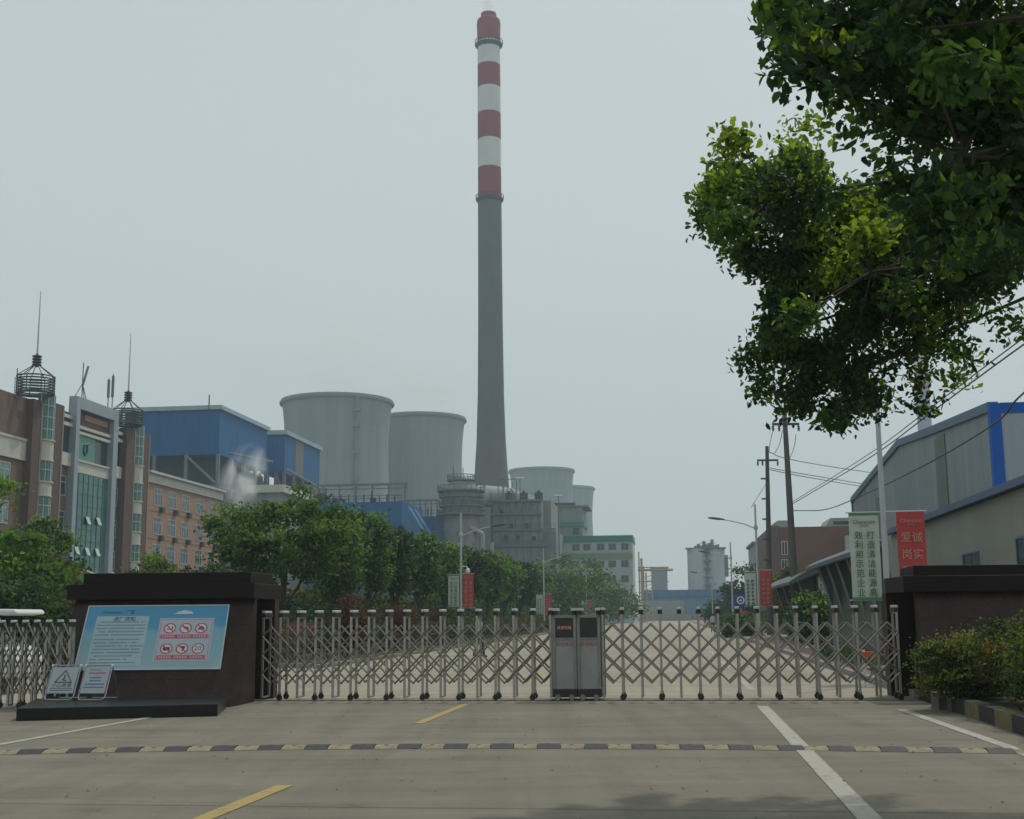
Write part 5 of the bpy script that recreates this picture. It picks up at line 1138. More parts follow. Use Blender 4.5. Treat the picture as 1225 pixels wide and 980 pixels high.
def leaf_obj(name, pts, sizes, mi, mats, parent, seed=0, up=.25, aspect=.55, droop=0.0, origin=(0, 0, 0)):
    """one pointed, folded leaf (two triangles pairs) per point"""
    rs = np.random.RandomState(seed); N = len(pts); pts = np.asarray(pts) - np.asarray(origin)
    nrm = rs.normal(size=(N, 3)); nrm[:, 2] += up * 3; nrm /= np.linalg.norm(nrm, axis=1)[:, None]
    a = rs.normal(size=(N, 3)); a[:, 2] -= droop; t = a - nrm * (a * nrm).sum(1)[:, None]; t /= np.linalg.norm(t, axis=1)[:, None]; b = np.cross(nrm, t)
    s = np.asarray(sizes)[:, None]; f = s * .12
    w1, w2_ = aspect * .46, aspect * .40; up_ = nrm * f
    v = np.stack([pts - t * s * .5, pts - t * s * .2 + b * s * w1 + up_, pts + t * s * .18 + b * s * w2_ + up_, pts + t * s * .52, pts + t * s * .18 - b * s * w2_ + up_, pts - t * s * .2 - b * s * w1 + up_], 1).reshape(-1, 3)
    idx = np.arange(N)[:, None] * 6
    faces = np.concatenate([idx + [0, 1, 2, 3], idx + [0, 3, 4, 5]], 1).reshape(-1, 4)
    me = bpy.data.meshes.new(name); me.vertices.add(len(v)); me.vertices.foreach_set('co', v.ravel().astype(np.float32))
    me.loops.add(faces.size); me.loops.foreach_set('vertex_index', faces.ravel().astype(np.int32)); me.polygons.add(len(faces))
    me.polygons.foreach_set('loop_start', np.arange(0, faces.size, 4).astype(np.int32)); me.polygons.foreach_set('loop_total', np.full(len(faces), 4, np.int32))
    for m in mats: me.materials.append(m)
    me.polygons.foreach_set('material_index', np.repeat(np.asarray(mi, np.int32), 2)); me.update(); me.validate()
    o = bpy.data.objects.new(name, me); COL.objects.link(o)
    if parent: o.parent = parent
    return o
def clump_points(rs, ells, ncl, per, spread, weights=None, shell=.55, flat=.7):
    """clusters of leaves spread in a set of ellipsoids (cx,cy,cz,rx,ry,rz); returns points and cluster index"""
    vol = np.array([e[3] * e[4] * e[5] for e in ells]) ** .67; vol /= vol.sum(); P_, C_, CC = [], [], []
    for k in range(ncl):
        e = ells[rs.choice(len(ells), p=vol)]; d = rs.normal(size=3); d /= np.linalg.norm(d); r = shell + (1 - shell) * rs.rand() ** .6; r = r if rs.rand() < .75 else rs.rand()
        c = np.array(e[:3]) + d * r * np.array(e[3:]); CC.append(c); n_ = int(per * (.5 + rs.rand()))
        sp_ = spread * (.6 + .8 * rs.rand()); p = rs.normal(size=(n_, 3)) * sp_ * np.array([1, 1, flat]); P_.append(c + p); C_ += [k] * n_
    return np.concatenate(P_), np.array(C_), np.array(CC)
def cluster_mats(rs, C_, pr=(.5, .3, .2), zs=None):
    K = C_.max() + 1; base = rs.choice(len(pr), size=K, p=pr); mi = base[C_]; sw = rs.rand(len(C_)) < .35; mi[sw] = rs.choice(len(pr), size=sw.sum(), p=pr); return mi
def trunk_obj(parent, H0, r, CC, rs, nb=7, forks=2, name='trunk', lean=(0, 0), basez=0.0):
    m = MB(); pts = [(0, 0, basez), (lean[0] * .3, lean[1] * .3, H0 * .5), (lean[0], lean[1], H0)]; m.path(pts, r, r * .7, n=8); m.tube((0, 0, basez - .02), (0, 0, basez + .15), r * 1.4, r, n=8)
    top = Vector(pts[-1]); sel = CC[rs.choice(len(CC), min(nb, len(CC)), replace=False)]
    for c in sel:
        c = Vector(c); mid = top.lerp(c, .5) + Vector((rs.normal() * .2, rs.normal() * .2, .1)); m.tube(top, mid, r * .55, r * .32, n=6); m.tube(mid, c, r * .32, r * .08, n=5)
    return m.build(name, bark, parent, smooth=True)
def tree_at(name, label, loc, H, ells, mats, leaf, ncl, per, spread, seed, trunk_h, r=.12, group=None, pr=(.5, .3, .2), up=.25, nb=8, cat='tree', flat=.6):
    rs = np.random.RandomState(seed); t = thing(name, label, cat, loc, 0, group); pts, C_, CC = clump_points(rs, ells, ncl, per, spread, flat=flat)
    pts[:, 2] = np.maximum(pts[:, 2], .05)
    leaf_obj('crown', pts, leaf * (.7 + .6 * rs.rand(len(pts))), cluster_mats(rs, C_, pr), mats, t, seed, up); trunk_obj(t, trunk_h, r, CC, rs, nb); return t
# row of trees on the left of the road (vase shaped)
row = [(339, 52, 6.9, 2.45, LG, 'big bright green tree nearest in the roadside row, with forked trunk'), (398, 60, 6.3, 1.15, LM, 'dark vase shaped tree, second of the roadside row'), (441, 67, 7.3, 1.05, LM, 'tall narrow dark tree, third of the roadside row, before the blue chutes'),
       (471, 74, 6.6, 1.0, LD, 'fourth tree of the roadside row, close left of the silver lamp'), (502, 81, 6.8, 1.15, LM, 'fifth roadside tree, directly left of the white banner'), (533, 90, 6.6, 1.2, LM, 'sixth roadside tree, behind the white banner'),
       (560, 99, 7.0, 1.4, LD, 'seventh roadside tree, behind the red banner'), (583, 108, 7.0, 1.4, LM, 'eighth roadside tree, just right of the red banner'), (603, 119, 7.2, 1.5, LM, 'ninth roadside tree under the grey filter building'),
       (622, 131, 7.4, 1.7, LD, 'tenth roadside tree under the grey filter building'), (638, 144, 7.6, 1.8, LM, 'eleventh roadside tree left of the second lamp'), (672, 175, 10.3, 3.6, LG, 'large rounded green tree right of the second lamp'), (695, 196, 11.5, 4.3, LG, 'large rounded tree before the green topped building'), (722, 225, 9.0, 4.0, LG, 'rounded tree below the windows of the green topped building'), (745, 262, 7.2, 3.6, LG, 'last low tree of the row, at the foot of the pipe rack')]
for i, (px_, Y, H, R, ms, lb) in enumerate(row):
    c = P(px_, 740, Y); rs = np.random.RandomState(50 + i); tall = H
    if i < 11:
        ells = [(0, 0, H * .70, R, R, H * .25), (R * .25, -.2, H * .86, R * .6, R * .6, H * .12), (-R * .35, 0, H * .78, R * .6, R * .6, H * .16), (R * .3, 0, H * .5, R * .45, R * .45, H * .09)]
        if i == 0: ells = [(0, 0, H * .68, R * .95, R, H * .22), (-R * .75, 0, H * .72, R * .55, R * .6, H * .16), (R * .8, 0, H * .70, R * .55, R * .6, H * .17), (R * .1, 0, H * .88, R * .55, R * .5, H * .10), (-R * .45, 0, H * .58, R * .5, R * .5, H * .11), (R * .55, 0, H * .56, R * .5, R * .4, H * .11)]
        ncl = 130 if i < 3 else 80; lf = .19 if i < 3 else .26 + .012 * i; per = 90 if i < 3 else 55
        tree_at('roadside_tree', lb, (c.x, c.y, .1), H, ells, ms, lf, ncl, per, .30 if i < 4 else .4, 50 + i, H * .27, .13, 'trees along the left of the plant road', (.45, .2, .35) if i == 0 else (.45, .4, .15), nb=9)
    else:
        ells = [(0, 0, H * .55, R, R, H * .40), (-R * .5, 0, H * .4, R * .6, R * .6, H * .3), (R * .55, 0, H * .42, R * .6, R * .6, H * .3)]
        tree_at('roadside_tree', lb, (c.x, c.y, .1), H, ells, ms, .55, 60, 34, .8, 50 + i, H * .25, .2, 'trees along the left of the plant road', (.55, .3, .15), nb=6)
# second layer behind the row
back = [(280, 672, 64, 2.0, LO, 'loose olive tree between the office wing and the big green tree'), (300, 690, 58, 1.6, LD, 'dark bush left of the big green tree trunk'), (365, 700, 66, 1.55, LO, 'rounded olive shrub right of the big green tree trunk'), (420, 714, 90, 2.6, LM, 'bush deep between the second and third roadside trees'), (460, 714, 96, 2.8, LO, 'olive bush deep behind the third roadside tree'),
        (500, 708, 110, 3.2, LM, 'bush deep behind the fifth roadside tree'), (545, 698, 125, 3.4, LO, 'olive bush deep behind the white banner'), (590, 700, 145, 3.8, LM, 'bush deep behind the eighth roadside tree'), (625, 704, 165, 4.2, LD, 'dark bush deep behind the tenth roadside tree'), (655, 710, 190, 4.6, LD, 'dark bush behind the second lamp'), (445, 712, 75, 1.4, LO, 'small olive shrub at the third roadside trunk'), (520, 714, 95, 1.7, LG, 'small green shrub left of the white banner foot')]
for i, (px_, pyt, Y, R, ms, lb) in enumerate(back):
    c = P(px_, pyt, Y); H = c.z; ells = [(0, 0, H * .5, R, R, H * .48), (R * .4, 0, H * .4, R * .7, R * .7, H * .35), (-R * .5, 0, H * .38, R * .7, R * .7, H * .33)]
    tree_at('background_tree', lb, (c.x, c.y, .1), H, ells, ms, .22 + Y * .002, 46, 44, .35 + Y * .002, 90 + i, H * .3, .1, 'shrubs and bushes behind the roadside row', (.5, .35, .15), nb=6)
# left foreground trees before the office
lt = [(12, 572, 47, 2.3, 'green tree at the left edge before the office block', LG, 0), (28, 640, 43, 1.45, 'bushy tree hiding the foot of the left office pillar', LM, 0), (5, 690, 38, 1.5, 'dark bush at the left edge above the white car', LD, 0), (60, 668, 46, 1.0, 'small olive shrub beside the office entrance', LO, 0),
      (180, 664, 60, 1.15, 'round clipped green bush just above the notice board wall', LG, 1), (90, 706, 45, 1.3, 'dark shrub beneath the glass curtain wall', LD, 0), (135, 715, 47, 1.3, 'low shrub right beneath the glass curtain wall', LD, 0), (250, 676, 62, 1.5, 'dark olive tree in front of the office wing corner', LD, 0)]
for i, (px_, pyt, Y, R, lb, ms, kind) in enumerate(lt):
    c = P(px_, pyt, Y); H = c.z; ells = [(0, 0, H * .66, R, R, H * .32), (R * .45, 0, H * .5, R * .7, R * .7, H * .28), (-R * .5, 0, H * .45, R * .75, R * .7, H * .28), (0, 0, H * .3, R * .8, R * .8, H * .25)]
    tree_at('garden_tree', lb, (c.x, c.y, .1), H, ells, ms, .17, 120, 100, .26, 120 + i, H * .3, .1, 'garden trees before the office', (.45, .35, .2), nb=8)
# red leaved shrubs
for i, (px_, pyt, Y, R, lb) in enumerate(((418, 711, 50, .85, 'red leaved round shrub right of the forked tree, before the dark trees'), (475, 726, 60, .9, 'red leaved round shrub at the fourth roadside tree'), (517, 729, 72, .9, 'red leaved shrub by the nearest left lamp'), (60, 722, 40, .9, 'small red leaved shrub above the folded gate at left'))):
    c = P(px_, pyt, Y); H = c.z; ells = [(0, 0, H * .6, R, R, H * .38), (0, 0, H * .35, R * .9, R * .9, H * .3)]
    tree_at('red_shrub', lb, (c.x, c.y, .1), H, ells, LR, .14, 60, 55, .2, 150 + i, H * .3, .07, 'red leaved shrubs in the bed', (.6, .25, .15), nb=6, cat='shrub')
# hedges in the bed (rows nobody could count)
def hedge_row(name, label, pts_line, z0, z1, depth, n_, ms, leaf, seed, pr, cat='hedge'):
    rs = np.random.RandomState(seed); a, b_ = np.array(pts_line[0]), np.array(pts_line[1]); f = rs.rand(n_); L_ = np.linalg.norm(b_ - a)
    prof = 1 + .16 * np.sin(f * L_ * 1.3 + seed) + .12 * np.sin(f * L_ * 3.1); off = (rs.rand(n_) - .5) * depth; h = z0 + (z1 * prof - z0) * (rs.rand(n_) ** .45)
    d = (b_ - a) / L_; q_ = np.array([-d[1], d[0]]); xy = a + np.outer(f, b_ - a) + np.outer(off, q_); pts = np.column_stack([xy, h])
    kk = (np.floor(f * L_ / .5)).astype(int) + (off > 0) * 1000; K = {k: rs.choice(len(pr), p=pr) for k in set(kk.tolist())}; mi = np.array([K[k] if rs.rand() < .5 else rs.choice(len(pr), p=pr) for k in kk])
    o_ = pts_line[0]; t = thing(name, label, cat, (o_[0], o_[1], 0)); leaf_obj('foliage', pts, leaf * (.7 + .6 * rs.rand(n_)), mi, ms, t, seed, .2, origin=(o_[0], o_[1], 0))
    m = MB((o_[0], o_[1], 0)); nk = int(L_ / .8)
    for k in range(nk): x, y = a + (b_ - a) * (k + .5) / nk; m.tube((x, y, .05), (x + .05, y, z1 * .8), .025, .01, n=5)
    tag(m.build('stem', bark, t), kind='stuff')
w2 = lambda u, v: tuple(r2w(u, v))[:2]
hedge_row('clipped_hedge', 'low dark clipped hedge along the front edge of the planting bed', (w2(-34, 42.0), w2(-12.9, 42.0)), .1, .75, 1.1, 9000, LD, .10, 5, (.5, .4, .1))
hedge_row('azalea_bed', 'pink flowering azalea bed behind the low dark hedge', (w2(-34, 44.2), w2(-12.8, 44.2)), .2, 1.15, 2.4, 17000, LP, .10, 6, (.32, .43, .25))
hedge_row('photinia_hedge', 'dark mixed hedge behind the pink azaleas', (w2(-36, 47.5), w2(-13.3, 47.5)), .2, 1.6, 2.0, 12000, [LD[0], LR[1], LD[1]], .12, 7, (.45, .2, .35))
hedge_row('roadside_hedge', 'long hedge with pink blossom running along the yellow kerb beside the road', (w2(-13.3, 46), w2(-13.3, 150)), .2, 1.25, 1.6, 22000, [LD[0], LP[2], LD[1], LR[1]], .16, 8, (.45, .12, .3, .13))
hedge_row('roadside_hedge', 'taller dark hedge behind the long blossoming one at the road', (w2(-16.5, 50), w2(-16.5, 230)), .2, 2.3, 2.0, 20000, LD, .24, 9, (.5, .35, .15))
hedge_row('roadside_hedge', 'far low hedge on the right of the road beyond the shelters', (w2(9.8, 100), w2(9.8, 230)), .2, 1.6, 1.5, 9000, LD, .24, 10, (.5, .35, .15))
hedge_row('clipped_hedge', 'low hedge between the shelters and the right kerb', (w2(5.2, 27), w2(5.2, 46)), .1, .55, .7, 6000, LD, .08, 11, (.5, .4, .1))
# right side shrubs and trees
for i, (px_, pyt, Y, R, ms, lb) in enumerate(((973, 714, 63, .8, LG, 'round green bush between the two curved shelters'), (893, 678, 185, 3.6, LD, 'round dark tree left of the far grey block at the right'), (945, 678, 104, 1.5, LO, 'olive tree at the foot of the tall power pole'), (868, 722, 200, 3.0, LD, 'low dark tree beside the far blue shed'), (885, 744, 90, .7, LG, 'small round bush at the end of the right pavement'))):
    c = P(px_, pyt, Y); H = c.z; ells = [(0, 0, H * .6, R, R, H * .38), (R * .4, 0, H * .42, R * .6, R * .6, H * .3), (-R * .4, 0, H * .4, R * .6, R * .6, H * .3)]
    tree_at('roadside_bush', lb, (c.x, c.y, .1), H, ells, ms, .16 + Y * .0015, 85, 70, .22 + Y * .002, 170 + i, H * .3, .08, 'bushes on the right side', (.5, .35, .15), nb=6, cat='bush')
# foreground hedge shrubs at the right wall
fh = [(7.45, 21.3, .72, 1.05, 'leftmost low shrub of the hedge before the right gate wall'), (8.1, 19.9, .85, 1.42, 'second shrub from the left in the hedge before the right gate wall'), (7.9, 18.2, .85, 1.30, 'third shrub of the hedge before the right gate wall'), (8.9, 18.6, 1.05, 1.72, 'tallest yellow green shrub at the right edge before the gate wall'), (7.6, 16.2, .85, 1.12, 'front shrub of the hedge at the right edge above the painted kerb'), (10.6, 16.5, 1.1, 1.6, 'shrub half outside the right edge')]
for i, (x, y, R, H, lb) in enumerate(fh):
    if i == 5: continue
    ells = [(0, 0, H * .55, R, R, H * .42), (R * .3, -.1, H * .68, R * .6, R * .6, H * .3), (-R * .4, 0, H * .5, R * .6, R * .6, H * .3), (0, -.1, H * .3, R * .95, R * .9, H * .28)]
    tree_at('hedge_shrub', lb, (x, y, .2), H, ells, LH, .062, 150, 105, .13, 190 + i, H * .25, .03, 'hedge shrubs before the right gate wall', (.46, .30, .20, .04), nb=14, cat='shrub')

# ---- the two overhanging trees at top right
def overhang(name, label, base, clumps, leaf, seed, Y0, dY, trunk_top, extra, pr, sup=24, n_scale=1.0):
    rs = np.random.RandomState(seed); t = thing(name, label, 'tree', base, 0, 'trees overhanging from the right'); b0 = Vector(base)
    P_, MI, CC = [], [], []; k = 0
    for (cx, cy, rx, ry, dens, prr, dy_) in clumps:
        ncl = int(dens * rx * ry / 150 * n_scale) + 1; nsup = max(1, int(rx * ry / sup ** 2 * 2.4)); k = 0
        for q_ in range(nsup):
            while True:
                a = rs.uniform(-1, 1, 2)
                if (a ** 2).sum() < 1: break
            sx, sy = cx + a[0] * rx * .95, cy + a[1] * ry * .95; sY = Y0 + dy_ + rs.normal() * dY * .5; m_s = rs.choice(3, p=prr); rsup = sup * rs.uniform(.45, .95)
            for _ in range(int(ncl / nsup * rs.uniform(.6, 1.5)) + 1):
                d = rs.normal(size=3); d /= np.linalg.norm(d); d *= rs.rand() ** .4 * rsup
                c = P(sx + d[0], sy + d[1] * .8, sY + d[2] * Y0 / FPX) - b0; n_ = int(24 * (.5 + rs.rand())); sp_ = leaf * (.9 + .9 * rs.rand()); CC.append(np.array(c))
                p = np.array(c) + np.clip(rs.normal(size=(n_, 3)), -1.5, 1.5) * sp_ * np.array([1, 1, .75]); P_.append(p); m0 = m_s if rs.rand() < .7 else rs.choice(3, p=prr)
                mi = np.full(n_, m0); sw = rs.rand(n_) < .25; mi[sw] = rs.choice(3, size=sw.sum(), p=prr); MI.append(mi)
    for (x, y, z, rx, ry, rz, ncl) in extra:
        for _ in range(ncl):
            d = rs.normal(size=3); d /= np.linalg.norm(d); d *= rs.rand() ** .4; c = np.array([x, y, z]) + d * [rx, ry, rz] - np.array(b0); n_ = 14
            P_.append(c + rs.normal(size=(n_, 3)) * leaf * 2.4); MI.append(rs.choice(3, size=n_, p=pr))
            CC.append(c)
    pts = np.concatenate(P_); mi = np.concatenate(MI)
    leaf_obj('crown', pts, leaf * (.5 + .85 * rs.rand(len(pts))), mi, LN, t, seed, .12, aspect=.58, droop=.5)
    m = MB(); top = Vector(trunk_top) - b0; m.path([(0, 0, 0), tuple(top * .4 + Vector((.1, .05, 0))), tuple(top)], .2, .13, n=12)
    CC = np.array(CC); limbs = []
    # limbs: to coarse centres, then twigs to clusters
    ng = 14; gi = rs.choice(len(CC), ng, replace=False); G_ = CC[gi].copy()
    for _ in range(6):
        lab = np.argmin(((CC[:, None] - G_[None]) ** 2).sum(2), 1)
        for g in range(ng):
            if (lab == g).any(): G_[g] = CC[lab == g].mean(0)
    for g in range(ng):
        gc = Vector(G_[g]); q1 = top.lerp(gc, .35) + Vector((rs.normal() * .15, rs.normal() * .15, .35)); mid = top.lerp(gc, .7) + Vector((rs.normal() * .12, rs.normal() * .12, .22)); m.tube(top, q1, .06, .04, n=7); m.tube(q1, mid, .04, .022, n=6); m.tube(mid, gc, .022, .012, n=5)
        for j in np.where(lab == g)[0][::7]:
            cc_ = Vector(CC[j]); md = gc.lerp(cc_, .5) + Vector((rs.normal() * .04, 0, rs.normal() * .04)); m.tube(gc, md, .012, .007, n=4, caps=False); m.tube(md, cc_, .007, .003, n=4, caps=False)
    m.build('trunk', bark, t, smooth=True); return t
dk = (.35, .6, .05); mdm = (.5, .35, .15); br = (.35, .15, .5)  # br mix puts sunlit brightness into the clumps' leaf colour
mid_cl = [(862, 225, 26, 30, 1.3, br, -.1), (855, 262, 20, 16, 1.0, mdm, 0), (905, 300, 34, 34, 1.4, mdm, .2), (1100, 330, 60, 45, 1.4, mdm, -.3), (1180, 290, 50, 40, 1.4, mdm, -.3), (1030, 300, 60, 50, 1.2, br, -.5), (880, 205, 36, 42, 1.5, br, -.3), (930, 200, 45, 38, 1.6, (.5, .15, .35), 0), (905, 255, 52, 42, 1.7, mdm, .1), (862, 262, 22, 22, 1.1, mdm, 0), (985, 215, 52, 35, 1.5, br, -.2), (1000, 275, 60, 50, 1.7, mdm, 0), (940, 330, 42, 52, 1.8, dk, .4),
          (1035, 250, 50, 45, 1.6, br, -.4), (1090, 290, 62, 50, 1.6, br, -.5), (1040, 330, 72, 42, 1.7, mdm, -.3), (930, 410, 36, 42, 1.6, dk, .3), (985, 395, 55, 50, 1.35, dk, .2), (945, 460, 38, 30, 1.4, dk, .2), (1000, 475, 52, 28, 1.25, dk, 0), (1060, 400, 60, 45, 1.15, dk, 0), (1055, 462, 50, 28, 1.0, dk, -.1),
          (1110, 370, 50, 40, 1.2, mdm, -.2), (1170, 330, 50, 45, 1.4, mdm, -.4), (1215, 300, 45, 55, 1.5, dk, -.5), (1100, 440, 26, 32, .7, mdm, 0), (1145, 400, 34, 22, .55, mdm, -.1), (1190, 385, 34, 14, .5, mdm, -.2), (1145, 455, 14, 8, .8, br, 0), (1095, 480, 16, 14, .6, dk, 0), (1130, 428, 26, 14, .35, mdm, 0), (905, 415, 14, 30, .9, (.5, .3, .2), .2), (950, 165, 14, 12, .8, br, 0), (1155, 430, 14, 10, .3, dk, 0)]
overhang('camphor_tree', 'leafy tree reaching in from the right with clumps coloured sunlit bright above the warehouse', (11.9, 14.2, .2), mid_cl, .076, 301, 12.6, 1.5, (11.2, 13.6, 6.6),
         [(10.0, 13.6, 8.6, 2.6, 2.2, 2.0, 260), (12.4, 14, 6.6, 2.4, 2.2, 2.4, 260), (6.5, 13.3, 7.6, 1.6, 1.1, .6, 650)], mdm, n_scale=3.4)  # last extra clump is hidden, added to throw shade on the forecourt
near_cl = [(935, 12, 22, 26, 1.2, dk, 0), (1165, 205, 60, 38, 1.5, dk, 0), (1215, 215, 40, 45, 1.5, dk, .1), (1110, 235, 34, 26, 1.0, (.5, .4, .1), -.1), (985, 60, 34, 34, 1.3, dk, 0), (1020, 130, 30, 18, .9, dk, 0), (965, 30, 38, 40, 1.4, dk, 0), (1020, 40, 60, 55, 1.7, dk, .1), (960, 78, 18, 14, .9, (.7, .25, .05), 0), (1000, 90, 40, 26, 1.1, dk, 0), (1045, 120, 38, 30, 1.2, dk, 0), (1090, 80, 75, 75, 1.7, dk, 0), (1170, 60, 75, 80, 1.8, dk, .1), (1080, 165, 45, 34, 1.0, (.5, .45, .05), -.1), (1150, 150, 70, 55, 1.6, dk, 0), (1215, 170, 55, 80, 1.7, dk, -.1), (1105, 205, 36, 26, .8, (.6, .35, .05), 0), (1180, 240, 55, 45, 1.4, (.55, .4, .05), 0), (1150, 275, 40, 30, 1.0, (.7, .2, .1), -.2), (1215, 260, 30, 50, 1.3, dk, 0), (1070, 200, 24, 20, .5, dk, 0), (1160, -40, 90, 60, 1.6, dk, 0), (1030, -40, 90, 50, 1.5, dk, 0)]
overhang('camphor_tree', 'dark near tree filling the top right corner with large leaves', (8.6, 7.0, .2), near_cl, .072, 302, 6.9, .9, (7.2, 7.0, 4.6),
         [(4.8, 7.2, 6.2, 2.2, 1.8, 1.2, 230), (7.0, 7.0, 5.0, 1.8, 1.8, 1.6, 230)], dk, sup=34, n_scale=1.05)

# ================================================================== PEOPLE
def person(label, loc, heading, joints, rad, cols, hairc):
    """one skinned body from joints; colours by body zone"""
    t = thing('person', label, 'person', loc, heading); me = bpy.data.meshes.new('body'); names = list(joints); vs = [joints[k] for k in names]; ix = {k: i for i, k in enumerate(names)}
    E_ = [('pelvis', 'chest'), ('chest', 'neck'), ('neck', 'head'), ('head', 'crownp'), ('pelvis', 'hipl'), ('hipl', 'kneel'), ('kneel', 'ankl'), ('ankl', 'toel'), ('pelvis', 'hipr'), ('hipr', 'kneer'), ('kneer', 'ankr'), ('ankr', 'toer'),
          ('chest', 'shl'), ('shl', 'ell'), ('ell', 'wrl'), ('wrl', 'hal'), ('chest', 'shr'), ('shr', 'elr'), ('elr', 'wrr'), ('wrr', 'har')]
    me.from_pydata(vs, [(ix[a], ix[b_]) for a, b_ in E_], []); o = bpy.data.objects.new('body', me); COL.objects.link(o); m = o.modifiers.new('skin', 'SKIN')
    for i, k in enumerate(names):
        me.skin_vertices[0].data[i].radius = (rad[k], rad[k]) if not isinstance(rad[k], tuple) else rad[k]
    me.skin_vertices[0].data[ix['pelvis']].use_root = True
    s = o.modifiers.new('s', 'SUBSURF'); s.levels = 2; s.render_levels = 2
    dg = bpy.context.evaluated_depsgraph_get(); dg.update(); nm_ = bpy.data.meshes.new_from_object(o.evaluated_get(dg)); bpy.data.objects.remove(o)
    nm_.materials.clear(); [nm_.materials.append(c) for c in cols]; zc = joints['pelvis'][2]; zn = joints['neck'][2] + .01
    for p in nm_.polygons:
        c = p.center; hand = min((c - Vector(joints['hal'])).length, (c - Vector(joints['har'])).length) < .1
        p.material_index = 2 if (c.z > zn or hand) else (1 if c.z > zc + .02 or abs(c.x) > .21 else (3 if c.z < .09 else 0)); p.use_smooth = True
    b_ = bpy.data.objects.new('body', nm_); COL.objects.link(b_); b_.parent = t; h = Vector(joints['head'])
    m = MB(); m.lathe([(.0, .16), (.06, .14), (.098, .07), (.105, .0), (.09, -.05)], 14, cap=False); ho_ = m.build('hair', mat('hair_black', (.012, .011, .01), .6, .1), t, smooth=True); ho_.location = (h.x, h.y + .015, h.z + .03)
    return t
def pose(stride=.0, arm=.15, s=1.0):
    j = dict(pelvis=(0, 0, .93), chest=(0, 0, 1.28), neck=(0, 0, 1.46), head=(0, -.01, 1.58), crownp=(0, -.01, 1.66), hipl=(.09, 0, .88), kneel=(.1, -stride * .5 - .02, .5), ankl=(.1, -stride * .9, .09), toel=(.11, -stride * .9 - .15, .04),
             hipr=(-.09, 0, .88), kneer=(-.1, stride * .2 - .03, .5), ankr=(-.1, stride, .1), toer=(-.11, stride - .13, .04), shl=(.17, 0, 1.38), ell=(.24, arm * .6, 1.12), wrl=(.25, arm * .4 - .05, .9), hal=(.25, arm * .4 - .09, .82),
             shr=(-.17, 0, 1.38), elr=(-.24, -arm * .6, 1.12), wrr=(-.25, -arm - .05, .92), har=(-.25, -arm - .1, .85))
    return {k: tuple(c * s for c in v) for k, v in j.items()}
rad = dict(pelvis=(.15, .11), chest=(.16, .11), neck=.055, head=.085, crownp=.065, hipl=.09, kneel=.06, ankl=.042, toel=.035, hipr=.09, kneer=.06, ankr=.042, toer=.035, shl=.065, ell=.045, wrl=.03, hal=.035, shr=.065, elr=.045, wrr=.03, har=.035)
skin = mat('skin', (.36, .22, .16), .6, .05); trd = mat('trousers_dark', (.02, .022, .028), .8, .2); shw = mat('shirt_pale', (.45, .47, .50), .8, .1); shd = mat('shirt_dark', (.04, .03, .04), .8, .2); shoe = mat('shoe_black', (.01, .01, .01), .6, .1); shg = mat('shirt_grey', (.42, .44, .45), .8, .1)
c = G(573, 787); person('person in dark trousers walking on the road just behind the left gate half', (c.x, c.y, 0), math.radians(60), pose(.2), rad, [trd, shg, skin, shoe], None)
c = G(853, 757); person('person in pale shirt walking far up the road, left of the pair', (c.x, c.y, 0), math.radians(10), pose(.1), rad, [trd, shw, skin, shoe], None)
c = G(862, 758); person('person in dark clothes walking far up the road, right of the pair', (c.x, c.y, 0), math.radians(-10), pose(.12), rad, [trd, shd, skin, shoe], None)

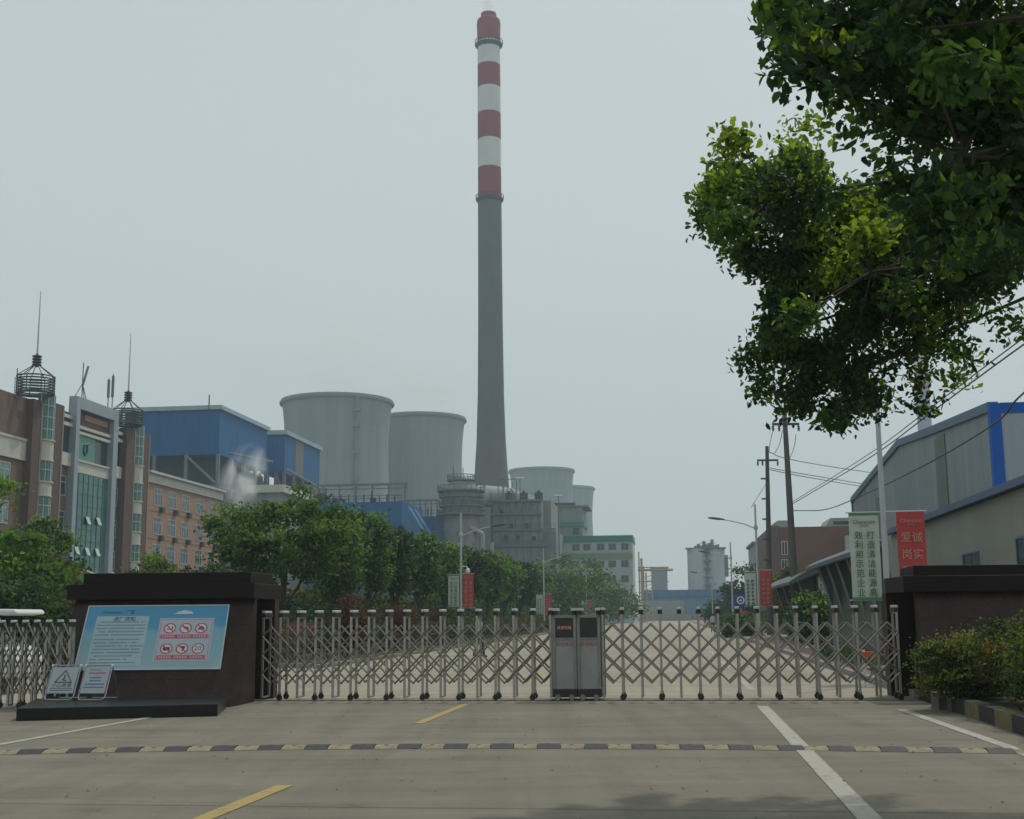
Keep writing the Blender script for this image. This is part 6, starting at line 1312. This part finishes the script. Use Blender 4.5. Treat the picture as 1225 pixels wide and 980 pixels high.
# ================================================================== STEAM AND SMOKE
def steam(name, label, loc, scale, dens, nscale, seed, col=(.995, .995, .995), rot=0.0, thr=.45):
    o = MB().lathe([(.0, -1), (.5, -.87), (.87, -.5), (1, 0), (.87, .5), (.5, .87), (.0, 1)], 20, cap=False).build(name, None or bpy.data.materials.new(name), None)
    m = o.data.materials[0]; m.use_nodes = True; n = m.node_tree.nodes; l = m.node_tree.links; n.clear(); ou = n.new('ShaderNodeOutputMaterial'); v = n.new('ShaderNodeVolumePrincipled'); v.inputs['Color'].default_value = (*col, 1); v.inputs['Anisotropy'].default_value = .2
    tc = n.new('ShaderNodeTexCoord'); ln = n.new('ShaderNodeVectorMath'); ln.operation = 'LENGTH'; l.new(tc.outputs['Object'], ln.inputs[0]); mr = n.new('ShaderNodeMapRange'); mr.inputs[1].default_value = 1.0; mr.inputs[2].default_value = .15; l.new(ln.outputs['Value'], mr.inputs[0])
    nz = n.new('ShaderNodeTexNoise'); nz.inputs['Scale'].default_value = nscale; nz.inputs['Detail'].default_value = 5; nz.inputs['Distortion'].default_value = .6; mp = n.new('ShaderNodeMapping'); mp.inputs['Location'].default_value = (seed, seed * .7, 0); l.new(tc.outputs['Object'], mp.inputs[0]); l.new(mp.outputs[0], nz.inputs['Vector'])
    m2 = n.new('ShaderNodeMapRange'); m2.inputs[1].default_value = thr; m2.inputs[2].default_value = thr + .25; l.new(nz.outputs[0], m2.inputs[0]); mu = n.new('ShaderNodeMath'); mu.operation = 'MULTIPLY'; l.new(mr.outputs[0], mu.inputs[0]); l.new(m2.outputs[0], mu.inputs[1])
    mu2 = n.new('ShaderNodeMath'); mu2.operation = 'MULTIPLY'; mu2.inputs[1].default_value = dens; l.new(mu.outputs[0], mu2.inputs[0]); l.new(mu2.outputs[0], v.inputs['Density']); l.new(v.outputs[0], ou.inputs['Volume'])
    o.location = loc; o.scale = scale; o.rotation_euler = (0, rot, 0); o['kind'] = 'stuff'; return o
p = P(290, 573, 235); steam('steam', '', p, (4.6, 5, 7.6), .9, 1.5, 2.0, rot=.35, thr=.46)
p = P(585.5, 0, Yc); steam('smoke', '', p, (4.0, 4.0, 9), .35, 1.3, 5.0, thr=.3)
p = P(400, 430, 640); steam('steam', '', p, (70, 35, 42), .036, 1.6, 9.0, thr=.42)
p = P(520, 465, 700); steam('steam', '', p, (50, 35, 26), .03, 1.6, 13.0, thr=.42)
